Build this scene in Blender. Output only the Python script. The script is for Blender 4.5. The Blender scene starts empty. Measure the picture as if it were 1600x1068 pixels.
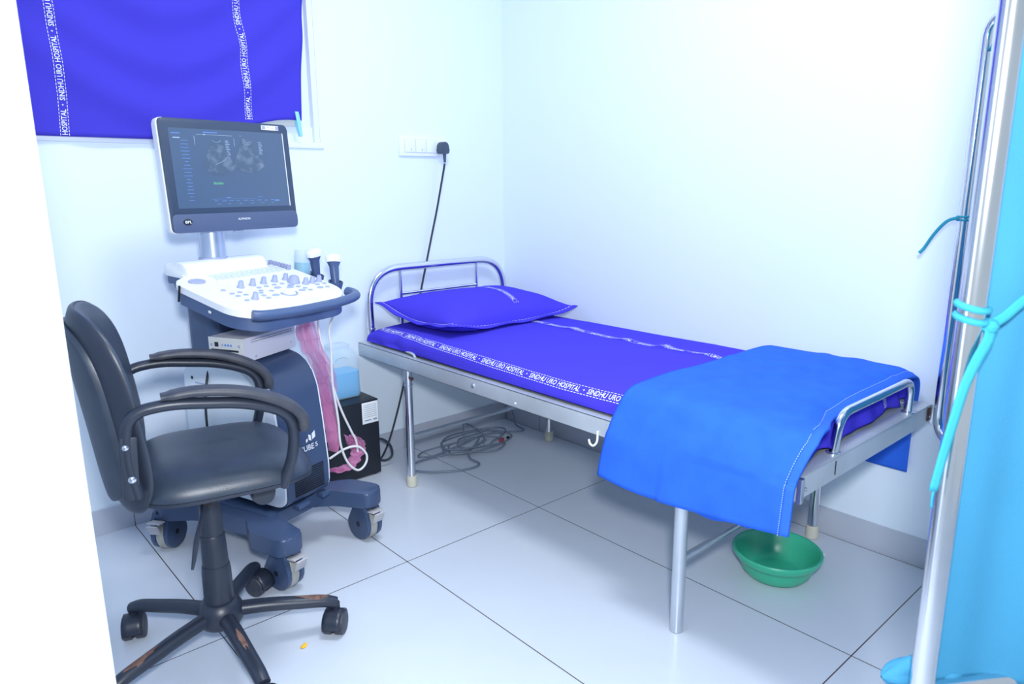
import bpy, bmesh, math, random
from math import sin, cos, pi, radians, sqrt, atan2
from mathutils import Vector, Matrix, noise

random.seed(7)
SC = bpy.context.scene
COL = SC.collection

# ------------------------------------------------------------------ materials
MATS = {}
def mat(name, color, rough=.5, metal=0., spec=.5, bump=0., bscale=200., vary=0., vscale=6., vcol=None,
        coat=0., sheen=0., trans=0., alpha=None, emit=None, estr=0., transl=0., aniso_wear=None):
    if name in MATS: return MATS[name]
    m = bpy.data.materials.new(name); m.use_nodes = True
    nt = m.node_tree; b = nt.nodes['Principled BSDF']; out = nt.nodes['Material Output']
    L = nt.links.new
    b.inputs['Base Color'].default_value = (*color, 1)
    b.inputs['Roughness'].default_value = rough
    b.inputs['Metallic'].default_value = metal
    b.inputs['Specular IOR Level'].default_value = spec
    b.inputs['Coat Weight'].default_value = coat
    b.inputs['Sheen Weight'].default_value = sheen
    b.inputs['Transmission Weight'].default_value = trans
    if emit:
        b.inputs['Emission Color'].default_value = (*emit, 1); b.inputs['Emission Strength'].default_value = estr
    tc = nt.nodes.new('ShaderNodeTexCoord')
    if vary > 0:
        n = nt.nodes.new('ShaderNodeTexNoise'); n.inputs['Scale'].default_value = vscale; n.inputs['Detail'].default_value = 6
        L(tc.outputs['Object'], n.inputs['Vector'])
        r = nt.nodes.new('ShaderNodeMapRange'); r.inputs['From Min'].default_value = .35; r.inputs['From Max'].default_value = .7
        L(n.outputs['Fac'], r.inputs['Value'])
        mx = nt.nodes.new('ShaderNodeMix'); mx.data_type = 'RGBA'
        mx.inputs['A'].default_value = (*color, 1)
        c2 = vcol if vcol else tuple(c * (1 - vary) for c in color)
        mx.inputs['B'].default_value = (*c2, 1)
        mul = nt.nodes.new('ShaderNodeMath'); mul.operation = 'MULTIPLY'; mul.inputs[1].default_value = vary if vcol else 1
        L(r.outputs['Result'], mul.inputs[0]); L(mul.outputs[0], mx.inputs['Factor'])
        L(mx.outputs['Result'], b.inputs['Base Color'])
    if bump > 0:
        n2 = nt.nodes.new('ShaderNodeTexNoise'); n2.inputs['Scale'].default_value = bscale; n2.inputs['Detail'].default_value = 4
        L(tc.outputs['Object'], n2.inputs['Vector'])
        bp = nt.nodes.new('ShaderNodeBump'); bp.inputs['Strength'].default_value = bump; bp.inputs['Distance'].default_value = .002
        L(n2.outputs['Fac'], bp.inputs['Height']); L(bp.outputs['Normal'], b.inputs['Normal'])
    last = b.outputs['BSDF']
    if transl > 0:
        t = nt.nodes.new('ShaderNodeBsdfTranslucent'); t.inputs['Color'].default_value = (*color, 1)
        ms = nt.nodes.new('ShaderNodeMixShader'); ms.inputs['Fac'].default_value = transl
        L(last, ms.inputs[1]); L(t.outputs[0], ms.inputs[2]); last = ms.outputs[0]
    if alpha is not None:
        t = nt.nodes.new('ShaderNodeBsdfTransparent'); t.inputs['Color'].default_value = (1, 1, 1, 1)
        ms = nt.nodes.new('ShaderNodeMixShader'); ms.inputs['Fac'].default_value = alpha
        L(t.outputs[0], ms.inputs[1]); L(last, ms.inputs[2]); last = ms.outputs[0]
    L(last, out.inputs['Surface'])
    MATS[name] = m
    return m

def grid_mat(name, color, line, axes, rough, lw=.0028, var=.06):
    """tile material in world coordinates: axes = list of (axis index, offset, period)"""
    m = bpy.data.materials.new(name); m.use_nodes = True; nt = m.node_tree; L = nt.links.new
    b = nt.nodes['Principled BSDF']; b.inputs['Roughness'].default_value = rough
    g = nt.nodes.new('ShaderNodeNewGeometry'); sp = nt.nodes.new('ShaderNodeSeparateXYZ'); L(g.outputs['Position'], sp.inputs[0])
    last = None
    def M(op, a, bb):
        n = nt.nodes.new('ShaderNodeMath'); n.operation = op
        for i, v in enumerate((a, bb)):
            if v is None: continue
            if isinstance(v, (int, float)): n.inputs[i].default_value = v
            else: L(v, n.inputs[i])
        return n.outputs[0]
    for ax, off, per in axes:
        v = M('DIVIDE', M('SUBTRACT', sp.outputs[ax], off), per)
        v = M('FRACT', M('ADD', v, .5), None)
        v = M('ABSOLUTE', M('SUBTRACT', v, .5), None)
        v = M('LESS_THAN', M('MULTIPLY', v, per), lw / 2)
        last = v if last is None else M('MAXIMUM', last, v)
    n = nt.nodes.new('ShaderNodeTexNoise'); n.inputs['Scale'].default_value = 3.5; n.inputs['Detail'].default_value = 8
    L(g.outputs['Position'], n.inputs['Vector'])
    mx0 = nt.nodes.new('ShaderNodeMix'); mx0.data_type = 'RGBA'
    mx0.inputs['A'].default_value = (*[c * (1 - var) for c in color], 1); mx0.inputs['B'].default_value = (*[min(1, c * (1 + var)) for c in color], 1)
    L(n.outputs['Fac'], mx0.inputs['Factor'])
    mx = nt.nodes.new('ShaderNodeMix'); mx.data_type = 'RGBA'
    L(mx0.outputs['Result'], mx.inputs['A']); mx.inputs['B'].default_value = (*line, 1); L(last, mx.inputs['Factor'])
    L(mx.outputs['Result'], b.inputs['Base Color'])
    n3 = nt.nodes.new('ShaderNodeTexNoise'); n3.inputs['Scale'].default_value = 60; n3.inputs['Detail'].default_value = 4
    L(g.outputs['Position'], n3.inputs['Vector'])
    bp = nt.nodes.new('ShaderNodeBump'); bp.inputs['Strength'].default_value = .06; bp.inputs['Distance'].default_value = .002
    L(n3.outputs['Fac'], bp.inputs['Height']); L(bp.outputs['Normal'], b.inputs['Normal'])
    return m

WALL = mat('wall_paint', (.785, .888, 1.0), .6, bump=.05, bscale=90)
WHITEWALL = mat('partition_paint', (.90, .95, .97), .6, bump=.04, bscale=90)
FLOOR = grid_mat('floor_tile', (.63, .685, .775), (.07, .045, .04), [(0, -.6138, .6), (1, -.9014, 1.1886)], .30, lw=.0032)
SKIRT = grid_mat('skirting_tile', (.50, .54, .64), (.12, .10, .09), [(0, -1.8138, 1.2), (1, -.272, 1.2)], .3, lw=.003)
STEEL = mat('stainless_steel', (.66, .70, .75), .24, .9, vary=.12, vscale=9, bump=.03, bscale=60)
SATIN = mat('satin_steel_sheet', (.64, .69, .74), .45, .42, vary=.18, vscale=5, bump=.05, bscale=40)
CHROME = mat('polished_tube', (.80, .81, .85), .16, 1., vary=.08, vscale=12)
RUBBERW = mat('cream_rubber', (.62, .60, .50), .6)
VIOLET = mat('violet_cotton', (.070, .054, .66), .9, spec=.08, bump=.25, bscale=420)
CURT = mat('violet_curtain', (.085, .072, .70), .9, spec=.08, bump=.25, bscale=420, transl=.25)
BLUE = mat('blue_drape', (.034, .155, .80), .9, spec=.1, bump=.3, bscale=380, vary=.14, vscale=14)
BLUEHEM = mat('blue_drape_hem', (.036, .155, .76), .85, spec=.15, bump=.4, bscale=200)
STITCH = mat('pale_stitching', (.30, .50, .90), .8)
WOVEN = mat('woven_white_thread', (.80, .82, .95), .8)
TEAL = mat('teal_screen_cloth', (.062, .300, .52), .85, spec=.12, bump=.3, bscale=350, transl=.10, vary=.08, vscale=5)
TEALTIE = mat('teal_tie_tape', (.03, .33, .46), .85, bump=.3, bscale=350)
NAVY = mat('navy_plastic', (.048, .080, .165), .36, bump=.05, bscale=400)
NAVY2 = mat('navy_console_trim', (.066, .108, .23), .38)
WPLAST = mat('white_plastic', (.84, .87, .93), .38)
GPLAST = mat('pale_grey_panel', (.72, .78, .84), .42)
SILVER = mat('silver_post', (.42, .50, .64), .3, .55)
KNOB = mat('grey_knob_plastic', (.34, .38, .56), .4)
BUTTON = mat('grey_button', (.36, .42, .58), .45)
KEYM = mat('white_keycap', (.66, .72, .84), .5)
BEZEL = mat('dark_bezel', (.038, .060, .110), .38)
CHIN = mat('blue_grey_chin', (.075, .105, .20), .42)
SCREEN = mat('screen_glass', (.05, .078, .135), .22, emit=(.16, .30, .58), estr=.17)  # blue emission stands in for the hazy reflection of the lit room
UIBLUE = mat('readout_blue', (.1, .2, .5), .5, emit=(.20, .40, 1.0), estr=.15)
UIWHITE = mat('readout_white', (.3, .4, .5), .5, emit=(.45, .62, .9), estr=.14)
UIGREEN = mat('readout_green', (.1, .4, .2), .5, emit=(.15, .55, .30), estr=.22)
BLACKP = mat('black_leather', (.031, .046, .074), .40, bump=.18, bscale=320, vary=.25, vscale=18, spec=.6)
BLACKF = mat('black_frame_plastic', (.020, .027, .046), .38, bump=.08, bscale=150, spec=.55)
BLACKW = mat('worn_black_plastic', (.030, .037, .056), .48, vary=.35, vscale=26, vcol=(.10, .09, .10), bump=.15, bscale=200)
WORN = mat('brown_scuff', (.22, .115, .09), .7, bump=.2, bscale=120, vary=.5, vscale=60)
GREYW = mat('grey_tyre', (.42, .42, .40), .6, vary=.2, vscale=40)
PEDAL = mat('grey_brake_pedal', (.50, .49, .52), .5)
PRINTER = mat('beige_printer_case', (.62, .63, .62), .45)
PRINTERS = mat('lilac_grey_case', (.62, .61, .68), .45)
DARK = mat('black_gap', (.01, .012, .018), .5)
UPSM = mat('black_ups_case', (.012, .016, .026), .42, bump=.06, bscale=200)
LABELM = mat('white_label', (.85, .88, .92), .6)
INK = mat('printed_ink', (.22, .26, .36), .7)
CAN = mat('milky_can_plastic', (.78, .93, 1.0), .4, alpha=.26)
LIQ = mat('blue_liquid', (.03, .50, .98), .2, alpha=.92)
GLASS = mat('clear_beaker_plastic', (.75, .88, .92), .1, alpha=.28)
LIQ2 = mat('cyan_liquid', (.06, .62, .88), .2, alpha=.9)
PINK = mat('pink_plastic_film', (.93, .44, .72), .25, alpha=.52, transl=.35, spec=.8)
CABLEW = mat('white_cable', (.80, .80, .80), .45)
CABLEB = mat('black_cable', (.022, .03, .045), .45)
CABLEG = mat('grey_cable', (.17, .22, .30), .5)
REDP = mat('red_plug', (.35, .05, .08), .5)
GREENP = mat('green_plastic', (.04, .47, .28), .3, spec=.6)
PEG = mat('pale_blue_peg', (.30, .72, .92), .4)
RUST = mat('rust_brown', (.10, .05, .05), .8, vary=.5, vscale=90)
YEL = mat('yellow_crumb', (.85, .50, .04), .7)
SWITCHM = mat('white_switch', (.84, .90, .97), .35)
PLUGM = mat('dark_plug', (.05, .075, .12), .45)
SURR = mat('pale_grey_surround', (.60, .67, .78), .5)
UPVC = mat('white_window_profile', (.80, .88, .98), .35)
PANE = mat('window_glass', (.8, .9, 1), .05, alpha=.15)
LOGOW = mat('logo_silver', (.75, .78, .84), .4)
EMITL = mat('lamp_diffuser', (.9, .9, .9), .5, emit=(.92, .97, 1), estr=3.0)
CEIL = mat('ceiling_paint', (.86, .92, .96), .7)
HOOKM = mat('white_hook', (.85, .85, .82), .35)

# ------------------------------------------------------------------ mesh helpers
def smoothpath(pts, n=8, closed=False):
    pts = [Vector(p) for p in pts]; N = len(pts); out = []
    rng = range(N) if closed else range(N - 1)
    for i in rng:
        if closed: p0, p1, p2, p3 = pts[i - 1], pts[i], pts[(i + 1) % N], pts[(i + 2) % N]
        else:
            p1, p2 = pts[i], pts[i + 1]
            p0 = pts[i - 1] if i > 0 else p1 * 2 - p2
            p3 = pts[i + 2] if i + 2 < N else p2 * 2 - p1
        for k in range(n):
            t = k / n
            out.append(.5 * ((2 * p1) + (p2 - p0) * t + (2 * p0 - 5 * p1 + 4 * p2 - p3) * t * t + (3 * p1 - p0 - 3 * p2 + p3) * t ** 3))
    if not closed: out.append(pts[-1])
    return out

def fillet(pts, r, n=7, closed=False):
    """polyline with rounded corners; r scalar or list"""
    pts = [Vector(p) for p in pts]; out = []; N = len(pts)
    for i, p in enumerate(pts):
        if not closed and i in (0, N - 1): out.append(p); continue
        a, c = pts[i - 1], pts[(i + 1) % N]
        rr = r[i] if isinstance(r, (list, tuple)) else r
        d1 = (a - p); d2 = (c - p)
        rr = min(rr, d1.length * .49, d2.length * .49)
        if rr < 1e-6: out.append(p); continue
        s, e = p + d1.normalized() * rr, p + d2.normalized() * rr
        for k in range(n + 1):
            t = k / n
            out.append(s * (1 - t) ** 2 + p * 2 * t * (1 - t) + e * t * t)
    return out

class MB:
    def __init__(s): s.bm = bmesh.new()
    def box(s, c, d, rot=None, bev=0., seg=2):
        m = Matrix.Translation(Vector(c))
        if rot is not None: m = m @ rot.to_4x4()
        g = bmesh.ops.create_cube(s.bm, size=1, matrix=m @ Matrix.Diagonal((*d, 1)))
        if bev > 0:
            ed = list({e for v in g['verts'] for e in v.link_edges})
            bmesh.ops.bevel(s.bm, geom=ed, offset=bev, segments=seg, profile=.6, affect='EDGES', clamp_overlap=True)
        return s
    def tube(s, path, r, seg=12, closed=False, caps=True, flat=None, up=None):
        """r: scalar or function of fraction; flat=(a,b) elliptical scale"""
        path = [Vector(p) for p in path]; N = len(path); rings = []
        T = []
        for i in range(N):
            if closed: t = path[(i + 1) % N] - path[i - 1]
            else: t = path[min(i + 1, N - 1)] - path[max(i - 1, 0)]
            T.append(t.normalized() if t.length > 1e-9 else Vector((0, 0, 1)))
        u = Vector(up) if up else (Vector((0, 0, 1)) if abs(T[0].z) < .9 else Vector((1, 0, 0)))
        u = (u - T[0] * u.dot(T[0])).normalized()
        for i in range(N):
            if up:
                u2 = Vector(up); u2 = u2 - T[i] * u2.dot(T[i]); 
                if u2.length > 1e-4: u = u2.normalized()
            else:
                u = u - T[i] * u.dot(T[i]); u = u.normalized()
            w = T[i].cross(u)
            rr = r(i / (N - 1)) if callable(r) else r
            fa, fb = flat if flat else (1, 1)
            rings.append([s.bm.verts.new(path[i] + u * cos(2 * pi * k / seg) * rr * fa + w * sin(2 * pi * k / seg) * rr * fb) for k in range(seg)])
        M = N if closed else N - 1
        for i in range(M):
            a, b = rings[i], rings[(i + 1) % N]
            if closed and i == N - 1:
                best = min(range(seg), key=lambda o: (a[0].co - b[o].co).length); b = b[best:] + b[:best]
            for k in range(seg): s.bm.faces.new((a[k], a[(k + 1) % seg], b[(k + 1) % seg], b[k]))
        if caps and not closed:
            s.bm.faces.new(rings[0][::-1]); s.bm.faces.new(rings[-1])
        return s
    def lathe(s, prof, c=(0, 0, 0), seg=32, rot=None, caps=True, sx=1, sy=1):
        c = Vector(c); rings = []
        for r, z in prof:
            ring = []
            for k in range(seg):
                p = Vector((r * sx * cos(2 * pi * k / seg), r * sy * sin(2 * pi * k / seg), z))
                if rot is not None: p = rot @ p
                ring.append(s.bm.verts.new(p + c))
            rings.append(ring)
        for a, b in zip(rings, rings[1:]):
            for k in range(seg): s.bm.faces.new((a[k], a[(k + 1) % seg], b[(k + 1) % seg], b[k]))
        if caps: s.bm.faces.new(rings[0][::-1]); s.bm.faces.new(rings[-1])
        return s
    def grid(s, f, nu, nv, closed_u=False):
        vs = [[s.bm.verts.new(Vector(f(i / nu, j / nv))) for j in range(nv + 1)] for i in range(nu if closed_u else nu + 1)]
        n = len(vs)
        for i in range(nu):
            a, b = vs[i], vs[(i + 1) % n]
            for j in range(nv): s.bm.faces.new((a[j], b[j], b[j + 1], a[j + 1]))
        return s
    def prism(s, pts, z0, z1, fmap=None, bev=0., seg=2):
        """polygon (list of 2-D points) extruded between z0 and z1; fmap(x,y,z)->3-D"""
        f = fmap or (lambda x, y, z: (x, y, z))
        lo = [s.bm.verts.new(Vector(f(x, y, z0))) for x, y in pts]; hi = [s.bm.verts.new(Vector(f(x, y, z1))) for x, y in pts]
        n = len(pts)
        fs = [s.bm.faces.new(lo[::-1]), s.bm.faces.new(hi)]
        for i in range(n): fs.append(s.bm.faces.new((lo[i], lo[(i + 1) % n], hi[(i + 1) % n], hi[i])))
        if bev > 0:
            ed = list(fs[0].edges) + list(fs[1].edges)
            bmesh.ops.bevel(s.bm, geom=ed, offset=bev, segments=seg, profile=.6, affect='EDGES', clamp_overlap=True)
        return s
    def pillow_disc(s, W, H, p, top, bot, fmap, nr=18, nt=64, rim=1.0):
        """closed cushion over a superellipse; top(r,x,y)/bot -> height; fmap(x,y,h)"""
        def pt(r, t, fn):
            c, q = cos(t), sin(t)
            x = W * r * math.copysign(abs(c) ** p, c); y = H * r * math.copysign(abs(q) ** p, q)
            return Vector(fmap(x, y, fn(r, x, y)))
        rs = [sin(pi / 2 * i / nr) for i in range(nr + 1)]
        out = []
        for fn in (top, bot):
            rings = [[s.bm.verts.new(pt(0, 0, fn))]]
            for r in rs[1:]: rings.append([s.bm.verts.new(pt(r, 2 * pi * k / nt, fn)) for k in range(nt)])
            for k in range(nt):
                a, b = rings[1][k], rings[1][(k + 1) % nt]
                s.bm.faces.new((rings[0][0], a, b))
            for i in range(1, nr):
                for k in range(nt):
                    s.bm.faces.new((rings[i][k], rings[i + 1][k], rings[i + 1][(k + 1) % nt], rings[i][(k + 1) % nt]))
            out.append(rings)
        a, b = out[0][-1], out[1][-1]
        for k in range(nt): s.bm.faces.new((a[k], b[k], b[(k + 1) % nt], a[(k + 1) % nt]))
        bmesh.ops.remove_doubles(s.bm, verts=s.bm.verts, dist=1e-5)
        return s
    def raw(s, verts, faces):
        vs = [s.bm.verts.new(Vector(v)) for v in verts]
        for f in faces:
            try: s.bm.faces.new([vs[i] for i in f])
            except ValueError: pass
        return s
    def build(s, name, m, parent=None, smooth=True, ang=38, solid=0., normals=True):
        if normals: bmesh.ops.recalc_face_normals(s.bm, faces=s.bm.faces)
        me = bpy.data.meshes.new(name); s.bm.to_mesh(me); s.bm.free()
        me.materials.append(m)
        if smooth:
            me.shade_smooth(); me.set_sharp_from_angle(angle=radians(ang))
        o = bpy.data.objects.new(name, me); COL.objects.link(o)
        if parent is not None: o.parent = parent
        if solid:
            md = o.modifiers.new('thickness', 'SOLIDIFY'); md.thickness = solid; md.offset = 0
        return o

def tag(o, label, cat, group=None, kind=None):
    if kind: o['kind'] = kind
    if label: o['label'] = label
    if cat: o['category'] = cat
    if group: o['group'] = group
    return o
def thing(name, loc, rz, label, cat, group=None):
    o = bpy.data.objects.new(name, None); COL.objects.link(o); o.empty_display_size = .1
    o.location = loc; o.rotation_euler = (0, 0, rz)
    return tag(o, label, cat, group)
def struct(o): o['kind'] = 'structure'; return o

TEXT_CACHE = {}
def text_geo(body, size=1.0):
    """flat text outline -> (verts 2-D, faces), left-baseline origin"""
    k = (body, size)
    if k in TEXT_CACHE: return TEXT_CACHE[k]
    cu = bpy.data.curves.new('txt', 'FONT'); cu.body = body; cu.size = size; cu.resolution_u = 2; cu.offset = .014 * size
    ob = bpy.data.objects.new('txt', cu); COL.objects.link(ob)
    bpy.context.view_layer.update()
    dg = bpy.context.evaluated_depsgraph_get()
    me = bpy.data.meshes.new_from_object(ob.evaluated_get(dg))
    v = [(a.co.x, a.co.y) for a in me.vertices]; f = [tuple(p.vertices) for p in me.polygons]
    bpy.data.objects.remove(ob); bpy.data.curves.remove(cu); bpy.data.meshes.remove(me)
    TEXT_CACHE[k] = (v, f); return v, f

def text_on(name, body, size, fmap, m, parent, width=None):
    v, f = text_geo(body, size)
    if width:
        w = max(x for x, y in v); v = [(x * width / w, y) for x, y in v]
    return MB().raw([fmap(x, y) for x, y in v], f).build(name, m, parent, smooth=False, normals=False)

def woven_band(name, fmap, length, width, parent, start=0.):
    """repeated woven words with dashed border lines; fmap(u along, v across -w/2..w/2)"""
    body = 'SINDHU URO HOSPITAL'
    v, f = text_geo(body, 1.0)
    xs = max(x for x, y in v); h = .70
    unit = width * .62 / h * .82
    wl = xs * unit; gap = width * 1.1
    mb = MB(); u0 = -start
    while u0 < length:
        vs, keep = [], []
        for x, y in v: vs.append((u0 + x * unit, (y - .35) * width * .62 / h))
        ff = [q for q in f if all(0 <= vs[i][0] <= length for i in q)]
        mb.raw([fmap(a, b) for a, b in vs], ff)
        c = u0 + wl + gap / 2; s = width * .16      # little four-pointed star
        if 0 < c < length:
            st = [(c - s, 0), (c - s * .25, -s * .25), (c, -s), (c + s * .25, -s * .25), (c + s, 0), (c + s * .25, s * .25), (c, s), (c - s * .25, s * .25)]
            mb.raw([fmap(a, b) for a, b in st], [tuple(range(8))])
        u0 += wl + gap
    d = width * .30; u = 0.
    while u + d < length:
        for e in (-.5, .5):
            t = width * .035
            mb.raw([fmap(u, width * e - t), fmap(u + d, width * e - t), fmap(u + d, width * e + t), fmap(u, width * e + t)], [(0, 1, 2, 3)])
        u += d * 1.5
    return mb.build(name, WOVEN, parent, smooth=False, normals=False)

def interp(tab, x):
    if x <= tab[0][0]: return tab[0][1]
    for (a, b), (c, d) in zip(tab, tab[1:]):
        if x <= c: return b + (d - b) * (x - a) / (c - a)
    return tab[-1][1]
def sstep(a, b, x):
    t = max(0, min(1, (x - a) / (b - a))); return t * t * (3 - 2 * t)
def fbm(x, y, z=0., sc=1.): return noise.noise(Vector((x * sc, y * sc, z))) 

# ------------------------------------------------------------------ camera
CX, CY, CZ, YAW, PIT, ROL, FPX = -2.3573, -2.7318, 1.2127, .7223, .2182, -.0081, 1106.1
fwd = Vector((sin(YAW) * cos(PIT), cos(YAW) * cos(PIT), -sin(PIT)))
rgt = Vector((cos(YAW), -sin(YAW), 0)); upv = rgt.cross(fwd)
r2 = rgt * cos(ROL) + upv * sin(ROL); u2 = -rgt * sin(ROL) + upv * cos(ROL)
cam = bpy.data.cameras.new('camera'); co = bpy.data.objects.new('camera', cam); COL.objects.link(co)
co.matrix_world = Matrix(((r2.x, u2.x, -fwd.x, CX), (r2.y, u2.y, -fwd.y, CY), (r2.z, u2.z, -fwd.z, CZ), (0, 0, 0, 1)))
cam.sensor_width = 36; cam.sensor_fit = 'HORIZONTAL'; cam.lens = FPX / 1600 * 36; cam.clip_start = .05
cam.dof.use_dof = True; cam.dof.focus_distance = 2.45; cam.dof.aperture_fstop = 6.3
SC.camera = co

# ------------------------------------------------------------------ setting
ZC = 2.85
struct(MB().box((-1.5, -2.1, -.05), (3.7, 4.5, .1)).build('floor', FLOOR))
struct(MB().box((-1.5, -2.1, ZC + .05), (3.7, 4.5, .1)).build('ceiling', CEIL))
WX0, WX1, WZ0, WZ1 = -2.12, -.972, 1.385, 2.45
wb = MB()
wb.box(((WX1 + .1) / 2, .06, ZC / 2), (.1 - WX1, .12, ZC))
wb.box(((WX0 - 3.3) / 2, .06, ZC / 2), (3.3 + WX0, .12, ZC))
wb.box(((WX0 + WX1) / 2, .06, WZ0 / 2), (WX1 - WX0, .12, WZ0))
wb.box(((WX0 + WX1) / 2, .06, (WZ1 + ZC) / 2), (WX1 - WX0, .12, ZC - WZ1))
struct(wb.build('wall_back', WALL))
struct(MB().box((.05, -2.15, ZC / 2), (.1, 4.3, ZC)).build('wall_right', WALL))
struct(MB().box((-3.25, -.9, ZC / 2), (.1, 1.8, ZC)).build('wall_left', WALL))
struct(MB().box((-2.762, -1.79, ZC / 2), (1.076, .12, ZC), bev=.003).build('wall_partition', WHITEWALL))
struct(MB().box((-1.6, -.005, .0475), (3.2, .01, .095), bev=.0015).build('baseboard_back', SKIRT))
struct(MB().box((-.005, -2.16, .0475), (.01, 4.28, .095), bev=.0015).build('baseboard_right', SKIRT))
# window: sill, frame and pane
win = thing('window_1', (0, 0, 0), 0, None, None); struct(win)
fr = MB(); W2 = .045
fr.box((WX1 - .012, .035, (WZ0 + WZ1) / 2), (.024, .07, WZ1 - WZ0), bev=.004)
fr.box((WX1 - .045, .055, (WZ0 + WZ1) / 2), (.045, .05, WZ1 - WZ0), bev=.006)
fr.box((WX0 + .03, .05, (WZ0 + WZ1) / 2), (.06, .06, WZ1 - WZ0), bev=.006)
fr.box(((WX0 + WX1) / 2, .05, WZ0 + .03), (WX1 - WX0, .06, .06), bev=.006)
fr.box(((WX0 + WX1) / 2, .05, WZ1 - .03), (WX1 - WX0, .06, .06), bev=.006)
fr.box(((WX0 + WX1) / 2, .055, (WZ0 + WZ1) / 2), (.05, .05, WZ1 - WZ0), bev=.006)
fr.build('window_frame', UPVC, win)
MB().box(((WX0 + WX1) / 2, .06, (WZ0 + WZ1) / 2), (WX1 - WX0 - .1, .006, WZ1 - WZ0 - .1)).build('window_pane', PANE, win)
MB().box(((WX0 + WX1) / 2 + .01, -.004, WZ0 - .012), (WX1 - WX0 + .005, .012, .024), bev=.004).build('window_sill', UPVC, win)
# ceiling fitting (gives the room its overhead light)
lamp = thing('ceiling_light', (-1.3, -1.6, ZC), 0, None, None)
tag(lamp, 'square white ceiling panel lamp above the room', 'lamp')
MB().box((0, 0, -.02), (.62, .62, .04), bev=.006).build('lamp_frame', UPVC, lamp)
MB().box((0, 0, -.043), (.56, .56, .006), bev=.002).build('diffuser', EMITL, lamp)

# ------------------------------------------------------------------ window curtain
cur = thing('window_curtain', (0, 0, 0), 0, 'violet-blue cotton curtain with two white lettered stripes hung across the window', 'curtain')
CXL, CZT = -2.10, 2.40
def cur_right(z): return -1.062 + (z - 1.465) * .068
def cur_bot(x): return 1.376 + .088 * sstep(-1.5, -1.07, x)
def cur_pt(u, v):
    z1 = CZT; x = CXL + (cur_right(2.0) - CXL) * u
    z = cur_bot(x) + (z1 - cur_bot(x)) * v
    x = CXL + (cur_right(z) - CXL) * u
    xm, w = -1.55, .5
    sw = ((x - xm) / w) ** 2
    y = -.034
    for k, (zz, a, s) in enumerate([(1.46, .026, .065), (1.62, .026, .06), (1.79, .028, .065), (1.97, .026, .08)]):
        zc = zz + .30 * sw ** .8
        y -= a * math.exp(-((z - zc) / s) ** 2) * math.exp(-sw * .7)
    y += .004 * sin(x * 21 + z * 3) + .004 * fbm(x, z, 3.1, 6)
    y += .012 * math.exp(-((x + 1.86) / .05) ** 2) * .5
    return Vector((x, y, z))
MB().grid(cur_pt, 90, 70).build('curtain_cloth', CURT, cur, ang=180, solid=.002)
def cur_at(x, z):
    u = (x - CXL) / (cur_right(z) - CXL); xx = CXL + (cur_right(2.0) - CXL) * u
    v = (z - cur_bot(xx)) / (CZT - cur_bot(xx))
    p = cur_pt(u, v); return p + Vector((0, -.0035, 0))
bl = [(1.376, -1.869), (1.50, -1.863), (1.67, -1.867), (1.80, -1.872), (2.4, -1.885)]
br = [(1.452, -1.272), (1.60, -1.277), (1.70, -1.276), (1.76, -1.284), (1.87, -1.293), (2.4, -1.30)]
for tab, z0 in ((bl, 1.378), (br, 1.456)):
    woven_band('lettered_stripe', lambda u, v, tab=tab, z0=z0: cur_at(interp(tab, z0 + u) - v, z0 + u), .93, .024, cur, start=.11)
# clothes peg holding the lifted corner
peg = thing('clothes_peg', (-1.078, -.035, 1.45), 0, 'pale blue plastic clothes peg clipped to the curtain corner', 'peg')
for s, dx in ((-1, -.008), (1, .006)):
    MB().prism([(-.006, -.045), (.004, -.045), (.006, 0), (.004, .045), (-.008, .045)], -.006, .006,
               lambda x, y, z, s=s: (x * 1.2 - y * .16, s * (.008 + .004 * (y / .045)) + z * .5, y), bev=.002).build('peg_arm', PEG, peg)

# ------------------------------------------------------------------ switch plate, plug and cable
sw = thing('switch_plate', (-.477, 0, 1.383), 0, 'white four-gang switch and socket plate on the back wall', 'switch')
MB().box((0, -.006, 0), (.255, .012, .084), bev=.003).build('face_plate', SWITCHM, sw)
for x in (-.075, -.017, .041):
    MB().box((x, -.0135, .002), (.053, .005, .056), bev=.0015).build('rocker', SWITCHM, sw)
    MB().box((x, -.0115, .002), (.056, .003, .059)).build('rocker_surround', SURR, sw)
for x in (-.07, -.012): MB().box((x, -.0163, -.014), (.002, .001, .009)).build('rocker_mark', INK, sw)
MB().box((.095, -.0135, .002), (.048, .005, .056), bev=.0015).build('socket_face', SWITCHM, sw)
pl = thing('power_plug', (-.388, -.034, 1.375), 0, 'dark three-pin plug in the wall socket with black lead running down behind the bed', 'plug')
MB().prism(fillet([(-.027, -.022, 0), (.027, -.022, 0), (.017, .030, 0), (-.017, .030, 0)], .014, 5, True) and
           [(p.x, p.y) for p in fillet([(-.027, -.022, 0), (.027, -.022, 0), (.017, .030, 0), (-.017, .030, 0)], .014, 5, True)],
           -.018, .018, lambda x, y, z: (x, z, y), bev=.005).build('plug_body', PLUGM, pl)
MB().tube([(.003, -.006, -.022), (.004, -.006, -.06)], lambda t: .008 - .003 * t, 10).build('cord_grip', PLUGM, pl)
ax, ay, az = pl.location
cord = [(-.385, -.04, 1.31), (-.400, -.03, 1.22), (-.425, -.022, 1.10), (-.458, -.02, .98), (-.492, -.02, .86), (-.54, -.02, .69), (-.585, -.022, .52),
        (-.63, -.025, .36), (-.685, -.03, .20), (-.745, -.045, .075), (-.80, -.07, .018), (-.84, -.10, .02), (-.868, -.12, .04), (-.883, -.13, .06)]
MB().tube([Vector(p) - Vector((ax, ay, az)) for p in smoothpath(cord, 6)], .0046, 8).build('power_cord', CABLEB, pl)

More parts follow.
